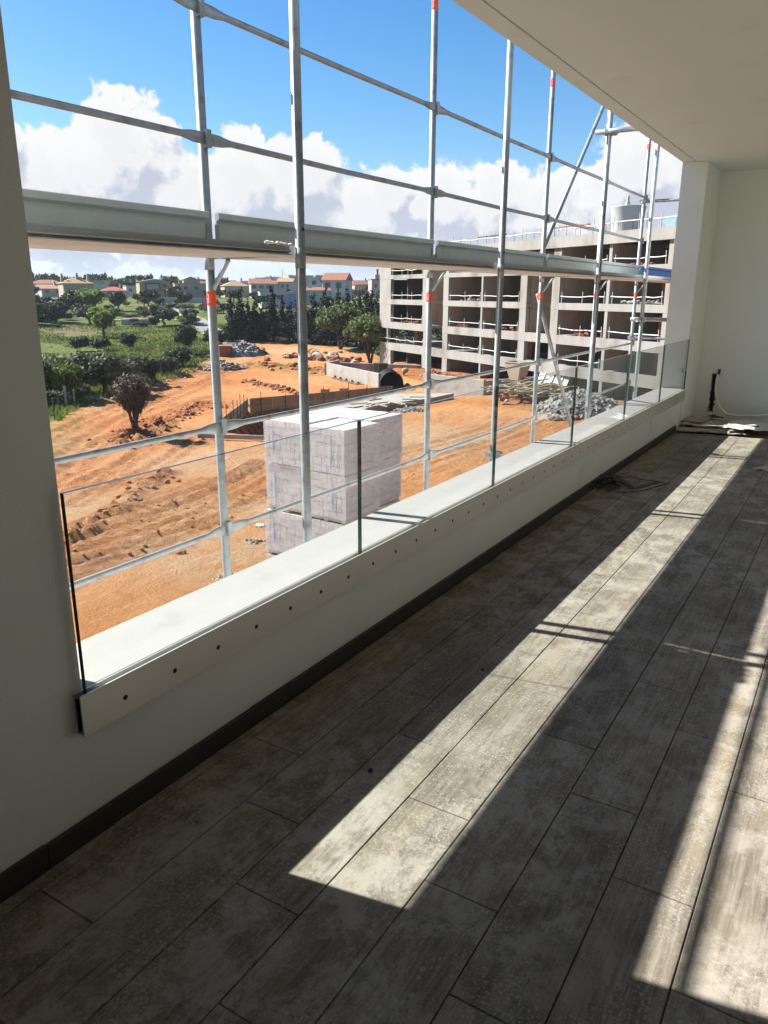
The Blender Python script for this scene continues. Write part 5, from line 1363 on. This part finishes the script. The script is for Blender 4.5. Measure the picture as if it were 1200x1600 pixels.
tree('bright_bush', 'bright bush low behind the fence', -69.6, 58.6, 1.8, 1.8, 'bush')
tree('dark_tree', 'tall dark tree left of the cream villa', -166, 112, 4.0, 4.4)
tree('bright_tree', 'yellow green tree below the cream villa', -176.5, 138.0, 5.0, 4.0)
tree('dark_tree', 'dark tree directly under the cream villa turret', -192, 146, 5.4, 4.2)
tree('dark_tree', 'dark tree left of the yellow green tree', -172, 124, 4.2, 3.6)
tree('olive_tree_b', 'grey olive at the meadow edge, left one', -157, 113, 3.4, 3.6)
tree('olive_tree', 'grey olive at the meadow edge, right one', -150.5, 117.0, 3.4, 3.4)
tree('dark_tree', 'dark spreading tree at the meadow edge against the left wall', -156, 106, 3.6, 3.6)
for k, (x, y, s) in enumerate(((-181, 166, 2.2), (-179.5, 172.5, 1.9), (-169.6, 176, 3.0), (-162.0, 166.4, 2.6), (-156, 160, 2.3))):
    tree('red_bush' if k > 1 else 'dark_bush', ['dark round shrub before the yellow house', 'second dark shrub before the garden wall', 'reddish hedge shrub at the road top', 'reddish shrub beside the road', 'reddish shrub by the lower road'][k], x, y, s, s, 'bush')
tree('bright_bush', 'bright green shrub right of the road', -150, 158, 2.4, 2.0, 'bush')
tree('dark_bush', 'small dark shrub above the white ruin', -164, 150, 2.0, 2.2, 'bush')
tree('dark_bush', 'second small dark shrub above the white ruin', -158.5, 140, 1.8, 1.6, 'bush')
for k in range(40):
    az, r = math.radians(rt.uniform(-57, -45.5)), rt.uniform(182, 250)
    tree(rt.choice(['grey_bush', 'bright_bush', 'dark_bush']), 'low scrub bush on the slope between meadow and houses', math.sin(az) * r, math.cos(az) * r, rt.uniform(1.2, 3.0), rt.uniform(.8, 2.2), 'bush', 'scrub_bush', 'scrub bushes on the slope')
for k in range(90):
    az, r = math.radians(rt.uniform(-56, -43.5)), 74 + 62 * rt.random() ** 1.5
    x, y = math.sin(az) * r, math.cos(az) * r
    if poly_sd(np.array([x]), np.array([y]), SITE)[0] < 1.8: continue
    if r > 108 and rt.random() < .75: continue
    tree(rt.choice(['grey_bush', 'bright_bush', 'grey_bush', 'dark_bush']), 'rough weedy bush in the meadow behind the fence', x, y, rt.uniform(.7, 1.9), rt.uniform(.5, 1.5), 'bush', 'weedy_bush', 'weeds in the meadow')
# cypress row: left end at the banded post, right end behind the concrete building
cpos = [(363, 538, 72), (379, 537, 76), (390, 537, 58), (401, 538, 62), (412, 538, 50), (427, 538, 78), (443, 539, 64), (455, 540, 58), (466, 540, 62), (478, 541, 70), (490, 542, 71), (501, 542, 66), (510, 543, 82), (519, 543, 70), (528, 544, 78), (536, 545, 66), (543, 545, 82), (552, 546, 70), (560, 547, 78), (570, 549, 88), (580, 550, 84), (590, 551, 84), (600, 552, 80)]
cxy = [(-97.2, 105.7), (-96.5, 107.7), (-95.6, 108.6), (-94.3, 109), (-92.7, 109.1), (-91.3, 110.1), (-89.1, 110.3), (-87.5, 110.5), (-86, 110.5), (-84.4, 110.6), (-82.7, 110.8), (-81.4, 111), (-80.2, 111.2), (-79, 111.3), (-77.9, 111.4), (-76.9, 111.4), (-75.9, 111.6), (-74.5, 111.4), (-73, 111), (-71, 110), (-69.8, 109.6), (-68.3, 109.3), (-66.6, 109.2)]
for k, ((u, v, hp_), (x, y)) in enumerate(zip(cpos, cxy)):
    r = math.hypot(x, y); x *= 1.02; y *= 1.02; h = hp_ * r / 1191 * 1.04
    t = thing('cypress', '%s cypress from the left in the front row behind the dirt' % ['first', 'second', 'third', 'fourth', 'fifth', 'sixth', 'seventh', 'eighth', 'ninth', 'tenth', 'eleventh', 'twelfth', 'thirteenth', 'fourteenth', 'fifteenth', 'sixteenth', 'seventeenth', 'eighteenth', 'nineteenth', 'twentieth', 'twenty first', 'twenty second', 'twenty third'][k], 'tree', (x, y, gz(x, y)), rt.uniform(0, 6), 'cypress row')
    t.scale = (h * 1.05, h * 1.05, h); place('crown', CYP[k % 4], t); place('trunk', CYT, t)
for k in range(15):
    az = math.radians(-40.5 + k * .98); r = 152 + rt.uniform(0, 9); x, y = math.sin(az) * r, math.cos(az) * r
    h = rt.uniform(5.0, 7.5)
    t = thing('cypress', 'dark cypress in the rear row behind the front cypresses', 'tree', (x, y, gz(x, y)), rt.uniform(0, 6), 'rear cypress row')
    t.scale = (h * 1.5, h * 1.5, h); place('crown', CYP[(k + 1) % 4], t); place('trunk', CYT, t)
for k in range(12):
    az = math.radians(-39.0 + k * .85); r = 143 + rt.uniform(-1, 2)
    tree(rt.choice(['grey_bush', 'bright_bush']), 'low green undergrowth bush at the foot of the cypress row', math.sin(az) * r, math.cos(az) * r, rt.uniform(1.0, 1.6), rt.uniform(.8, 1.5), 'bush', 'undergrowth_bush', 'undergrowth below the cypresses')
# umbrella pines
def pine(label, x, y, w, h, stems):
    t = tree('umbrella_pine', label, x, y, w / 2 / .95, h / 1.6)
    m = MB(); r = random.Random(stems)
    for k in range(stems):
        a = 2 * PI * k / stems + .5; q = .28 + .12 * r.random()
        m.tube([(0, 0, -.1), (math.cos(a) * .12, math.sin(a) * .12, .35), (math.cos(a) * q, math.sin(a) * q, .85), (math.cos(a) * q * 1.6, math.sin(a) * q * 1.6, 1.15)], [.055, .045, .03, .012], 7)
    m.build('trunk', MT['bark'], t)
pine('umbrella pine with domed crown in front of the cypresses, the left one', -75.2, 108.3, 8.4, 6.9, 3)
pine('umbrella pine with several stems beside the concrete building', -59.6, 93.2, 6.9, 6.4, 5)
for k, (x, y, s) in enumerate(((-58.5, 101, 2.0), (-55, 103, 2.4), (-52.5, 101.5, 2.2), (-62, 101, 1.6))):
    tree('bright_bush' if k % 2 else 'dark_bush', 'leafy bush seen through the open ground floor of the concrete building', x, y, s, s * 1.3, 'bush', 'leafy_bush', 'bushes behind the concrete building')
# withered tree dug out with its root ball
wt = thing('withered_tree', 'small withered brown olive tree on a mound of dug earth', 'tree', (-42.4, 35.8, gz(-42.4, 35.8) - .1), .4); wt.scale = (1.02, 1.02, 1.1)
m = MB(); r = random.Random(4)
tips = []
for k in range(7):
    a = r.uniform(0, 6.28); q = r.uniform(.15, .7)
    p = [(r.uniform(-.15, .15), r.uniform(-.15, .15), 0), (math.cos(a) * q * .5, math.sin(a) * q * .5, .7), (math.cos(a) * q, math.sin(a) * q, 1.6 + r.uniform(-.2, .4)), (math.cos(a) * q * 1.7, math.sin(a) * q * 1.7, 2.6 + r.uniform(-.3, .6))]
    m.tube(p, [.17, .11, .07, .02], 7); tips.append(p[2]); tips.append(p[3])
    for j in range(4):
        s0 = Vector(p[2]).lerp(Vector(p[3]), r.random()); e = s0 + Vector((r.gauss(0, .5), r.gauss(0, .5), r.uniform(.1, .9)))
        m.tube([s0, s0.lerp(e, .5) + Vector((0, 0, .05)), e], [.03, .02, .008], 5)
m.build('trunk', MT['bark'], wt, smooth=True)
tw = MB()
for k in range(420):
    c = Vector((r.gauss(0, .62), r.gauss(0, .62), 2.35 + r.gauss(0, .62))); d = Vector((c.x * .5 + r.gauss(0, .3), c.y * .5 + r.gauss(0, .3), r.uniform(.0, .7))).normalized() * r.uniform(.3, .75)
    tw.tube([c, c + d], [.012, .005], 3, cap=False)
tag(tw.build('twig', MT['bark'], wt), kind='stuff')
place('crown', crown_mesh('crown', 'leaf_dead', [(0, 0, 2.5, 1.1, 1.0), (-.5, 0, 2.2, .7, .7), (.5, .2, 2.35, .7, .7), (.1, -.5, 2.2, .6, .5), (0, .4, 2.9, .6, .5), (.55, -.2, 1.75, .5, .5), (-.2, .1, 1.55, .65, .55), (.2, .3, 1.35, .5, .4)], 12000, .07, 71), wt)
# trees on the skyline
for k in range(85):
    az = math.radians(-58 + 15 * rt.random() ** 1.1); r = rt.uniform(360, 560); x, y = math.sin(az) * r, math.cos(az) * r; s = rt.uniform(3.6, 6.6)
    kd = rt.choice(['far_tree', 'far_tree', 'far_tree_b'])
    tree(kd, 'dark tree of the wooded ridge behind the villas' if kd == 'far_tree' else 'grey green tree of the wooded ridge behind the villas', x, y, s, s * rt.uniform(.8, 1.25), group='dark ridge trees' if kd == 'far_tree' else 'grey ridge trees')
for k in range(120):
    az = math.radians(rt.uniform(-58, -31)); lf = math.degrees(az) < -45
    r = rt.uniform(420, 1050) if lf else rt.uniform(330, 900)
    x, y = math.sin(az) * r, math.cos(az) * r; s = rt.uniform(3.0, 5.5) * (1.2 if lf else .8)
    kd = rt.choice(['far_tree', 'far_tree', 'far_tree_b'])
    tree(kd, 'dark rounded tree in the far tree line' if kd == 'far_tree' else 'grey green tree in the far tree line', x, y, s, s * rt.uniform(.85, 1.3), group='dark far trees' if kd == 'far_tree' else 'grey far trees')
for k in range(34):
    az = math.radians(rt.uniform(-57, -36)); r = rt.uniform(205, 330); x, y = math.sin(az) * r, math.cos(az) * r
    s = rt.uniform(1.6, 3.2)
    tree('far_tree', 'dark garden tree among the houses', x, y, s, s * rt.uniform(.7, 1.15), group='garden trees among the houses')
# grass tufts along the field margin
mg = np.random.default_rng(5); nb = 42000
az_ = np.radians(mg.uniform(-59, -42, nb)); rr_ = 66 + 120 * mg.random(nb) ** 1.3
bx, by = np.sin(az_) * rr_, np.cos(az_) * rr_
keep = (poly_sd(bx, by, SITE) > .8) & (fbm(bx, by, .09, 3, 61) > -.28); bx, by = bx[keep], by[keep]
bz = base_ground(bx, by); bh = (.12 + .38 * mg.random(len(bx)) ** 2) * (1 + .9 * np.clip(fbm(bx, by, .2, 3, 62), -.5, 1)); ba = mg.uniform(0, 6.28, len(bx)); bw = .10 + .12 * mg.random(len(bx))
p0 = np.stack([bx - np.cos(ba) * bw, by - np.sin(ba) * bw, bz - .06], 1); p1 = np.stack([bx + np.cos(ba) * bw, by + np.sin(ba) * bw, bz - .06], 1); p2_ = np.stack([bx + mg.normal(0, .15, len(bx)), by + mg.normal(0, .15, len(bx)), bz + bh], 1)
me = bpy.data.meshes.new('meadow_grass'); vv = np.stack([p0, p1, p2_], 1).reshape(-1, 3)
me.from_pydata(vv.tolist(), [], np.arange(len(vv)).reshape(-1, 3).tolist()); me.materials.append(MT['leaf_meadow']); me.update()
tag(place('meadow_grass', me), kind='stuff')
gm = MB(); r = random.Random(66)
for k in range(2600):
    i = r.randrange(len(FP) - 1); a, b = Vector((*FP[i], 0)), Vector((*FP[i + 1], 0)); p = a.lerp(b, r.random()) + Vector((-.84, .54, 0)) * (r.expovariate(.25) - 1.2)
    z = gz(p.x, p.y); h = r.uniform(.15, .55); a_ = r.uniform(0, 6.28); w = .06
    dx, dy = math.cos(a_) * w, math.sin(a_) * w; lx, ly = r.gauss(0, .12), r.gauss(0, .12)
    gm.add([(p.x - dx, p.y - dy, z - .03), (p.x + dx, p.y + dy, z - .03), (p.x + lx, p.y + ly, z + h)], [(0, 1, 2)])
tag(gm.build('grass_tufts', MT['leaf_bright']), 'tufts of bright grass along the fence', 'grass', kind='stuff')

# ------------------------------------------------------------------ small things left on the balcony floor
def sheet(name, label, cat, pts, z, mat, seed, amp=.012, thick=.004, n=14, fold=0.0):
    """crumpled thin board spanned by four floor points"""
    r = np.random.default_rng(seed); P = [np.array(p, float) for p in pts]
    cx, cy = sum(p[0] for p in P) / 4, sum(p[1] for p in P) / 4
    m = MB(); top = []
    ph = r.random(6) * 6
    for j in range(n + 1):
        for i in range(n + 1):
            u, v = i / n, j / n
            p = (P[0] * (1 - u) + P[1] * u) * (1 - v) + (P[3] * (1 - u) + P[2] * u) * v
            e = (.5 + .5 * math.sin(7 * u + ph[0]) * math.sin(5 * v + ph[1])) * amp + (.5 + .5 * math.sin(15 * u + 9 * v + ph[2])) * amp * .5
            ed = 1 if 0 < i < n and 0 < j < n else 1 + .0
            jag = .012 if i in (0, n) or j in (0, n) else 0
            top.append((p[0] - cx + r.normal() * jag, p[1] - cy + r.normal() * jag, e + r.random() * amp * .25 * ed + thick))
    k = n + 1
    f = [(j * k + i, j * k + i + 1, (j + 1) * k + i + 1, (j + 1) * k + i) for j in range(n) for i in range(n)]
    bot = [(x, y, zz - thick) for x, y, zz in top]
    m.add(top + bot, f + [tuple(q + k * k for q in reversed(g)) for g in f])
    rim = [i for i in range(k)] + [j * k + n for j in range(1, k)] + [n * k + i for i in range(n - 1, -1, -1)] + [j * k for j in range(n - 1, 0, -1)]
    m.f += [(rim[i], rim[(i + 1) % len(rim)], rim[(i + 1) % len(rim)] + k * k, rim[i] + k * k) for i in range(len(rim))]; m.m += [0] * len(rim)
    return tag(m.build(name, MT[mat], None, (cx, cy, z), smooth=False), label, cat)
sheet('flat_carton', 'lowest long dusty carton along the foot of the pile by the end wall', 'carton', [(-1.76, 9.76), (-1.06, 9.80), (-1.08, 10.5), (-1.74, 10.42)], .001, 'cardboard', 1, .010, .016)
sheet('flat_carton', 'dusty flattened carton in the middle of the pile by the end wall', 'carton', [(-1.79, 9.95), (-1.20, 10.02), (-1.24, 10.62), (-1.76, 10.6)], .032, 'cardboard', 2, .014, .012)
sheet('flat_carton', 'small torn carton piece against the skirting at the pile', 'carton', [(-1.78, 9.60), (-1.46, 9.66), (-1.48, 9.86), (-1.77, 9.84)], .018, 'cardboard', 22, .006, .010)
sheet('flat_carton', 'long thin carton strip at the front of the pile', 'carton', [(-1.50, 9.70), (-1.02, 9.76), (-1.04, 9.90), (-1.48, 9.86)], .012, 'cardboard', 23, .010, .008)
sheet('floor_board', 'smooth beige board lying on top of the carton pile', 'board', [(-1.80, 10.10), (-1.57, 10.08), (-1.50, 10.62), (-1.75, 10.66)], .068, 'cardboard', 3, .002, .012, 6)
sheet('white_sheet', 'torn white packing sheet glowing in the sun patch', 'sheet', [(-1.27, 9.74), (-.79, 9.79), (-.84, 10.46), (-1.26, 10.44)], .066, 'white_sheet', 4, .02, .004)
sheet('grey_sheet', 'grey packing sheet folded behind the torn white sheet', 'sheet', [(-1.14, 10.38), (-.72, 10.40), (-.74, 10.84), (-1.10, 10.82)], .045, 'grey_sheet', 5, .035, .006)
sheet('grey_sheet', 'grey crumpled sheet at the right edge of the pile', 'sheet', [(-.79, 9.86), (-.40, 9.9), (-.44, 10.5), (-.80, 10.4)], .02, 'grey_sheet', 6, .05, .006)
sheet('black_offcut', 'black offcut lying across the carton pile', 'offcut', [(-1.58, 10.58), (-1.40, 10.44), (-1.37, 10.50), (-1.54, 10.68)], .085, 'black_strap', 7, .012, .006, 6)
sheet('black_scrap', 'small black scrap on the torn white sheet', 'scrap', [(-1.02, 9.92), (-.90, 9.95), (-.91, 10.0), (-1.02, 9.97)], .098, 'black_strap', 8, .006, .003, 6)
sheet('tile_offcut', 'grey tile offcut lying on the floor at the right edge', 'tile', [(-.73, 7.9), (-.55, 7.83), (-.48, 7.98), (-.62, 8.13)], .002, 'cardboard', 9, .001, .012, 4)
hz_ = 10.95
m = MB().tube([(-1.56, hz_ - .03, .60), (-1.57, hz_ - .035, .52), (-1.565, hz_ - .05, .38), (-1.53, hz_ - .09, .27), (-1.46, hz_ - .15, .17), (-1.38, hz_ - .2, .11), (-1.25, hz_ - .22, .10), (-1.05, hz_ - .2, .115), (-.85, hz_ - .15, .14), (-.6, hz_ - .1, .15), (-.3, hz_ - .1, .05), (0, hz_ - .15, .012)], .015, 10)
cbl = thing('conduit', 'thin white flexible conduit curling out of the end wall', 'conduit', (0, 0, 0))
m.build('tube', MT['hose'], cbl, smooth=True); MB().tube([(-1.556, hz_ - .03, .59), (-1.552, hz_ - .02, .66)], .015, 10).build('end_fitting', MT['rebar'], cbl)
# black strapping on the floor
st = thing('black_strap', 'black plastic strap and crumpled film on the floor by the skirting', 'strap', (-1.6, 6.7, .0))
def ribbon(pts, w, hts):
    P = [Vector((x + 1.6, y - 6.7, h)) for (x, y), h in zip(pts, hts)]; vs_ = []
    for i, p in enumerate(P):
        t = (P[min(i + 1, len(P) - 1)] - P[max(i - 1, 0)]); t.z = 0; t.normalize(); n_ = Vector((-t.y, t.x, 0)) * w / 2
        vs_ += [p - n_, p + n_, p + n_ + Vector((0, 0, .003)), p - n_ + Vector((0, 0, .003))]
    fs = []
    for i in range(len(P) - 1):
        for k in range(4): fs.append((i * 4 + k, i * 4 + (k + 1) % 4, i * 4 + 4 + (k + 1) % 4, i * 4 + 4 + k))
    return MB().add(vs_, fs)
ribbon([(-1.77, 6.80), (-1.70, 6.74), (-1.62, 6.68), (-1.55, 6.59), (-1.50, 6.53), (-1.47, 6.57), (-1.43, 6.72), (-1.37, 6.88)], .052, [.05, .03, .016, .006, .004, .006, .004, .003]).build('strap', MT['black_strap'], st)
ribbon([(-1.72, 6.89), (-1.65, 6.91), (-1.60, 6.95), (-1.53, 6.89), (-1.44, 6.90), (-1.36, 6.90), (-1.29, 6.85), (-1.34, 6.71), (-1.38, 6.57), (-1.45, 6.45), (-1.53, 6.35), (-1.62, 6.33)], .012, [.004, .006, .012, .004, .003, .003, .003, .005, .003, .003, .003, .003]).build('strap', MT['black_strap'], st)
m = MB(); r = random.Random(13)
for k in range(18):
    p0 = Vector((-.15 + r.uniform(-.06, .12), -.1 + r.uniform(-.25, .15), .01)); 
    q = [p0 + Vector((r.gauss(0, .06), r.gauss(0, .12), r.uniform(0, .07))) for _ in range(4)]
    m.add(q + [v + Vector((0, 0, .003)) for v in q], [(0, 1, 2, 3), (4, 5, 6, 7), (0, 1, 5, 4), (1, 2, 6, 5), (2, 3, 7, 6), (3, 0, 4, 7)])
m.build('crumpled_film', MT['black_strap'], st)
for k, (x, y) in enumerate(((-1.247, 1.955), (-1.226, 2.84))):
    m = MB()
    for j in range(4): m.blob((random.uniform(-.008, .008), random.uniform(-.008, .008), .004), .007, .006, .005, j)
    tag(m.build('mortar_crumb', MT['black_strap'], None, (x, y, .001)), ['dark crumb near the start of the sunlit strip', 'dark crumb further along the sunlit strip'][k], 'crumb')
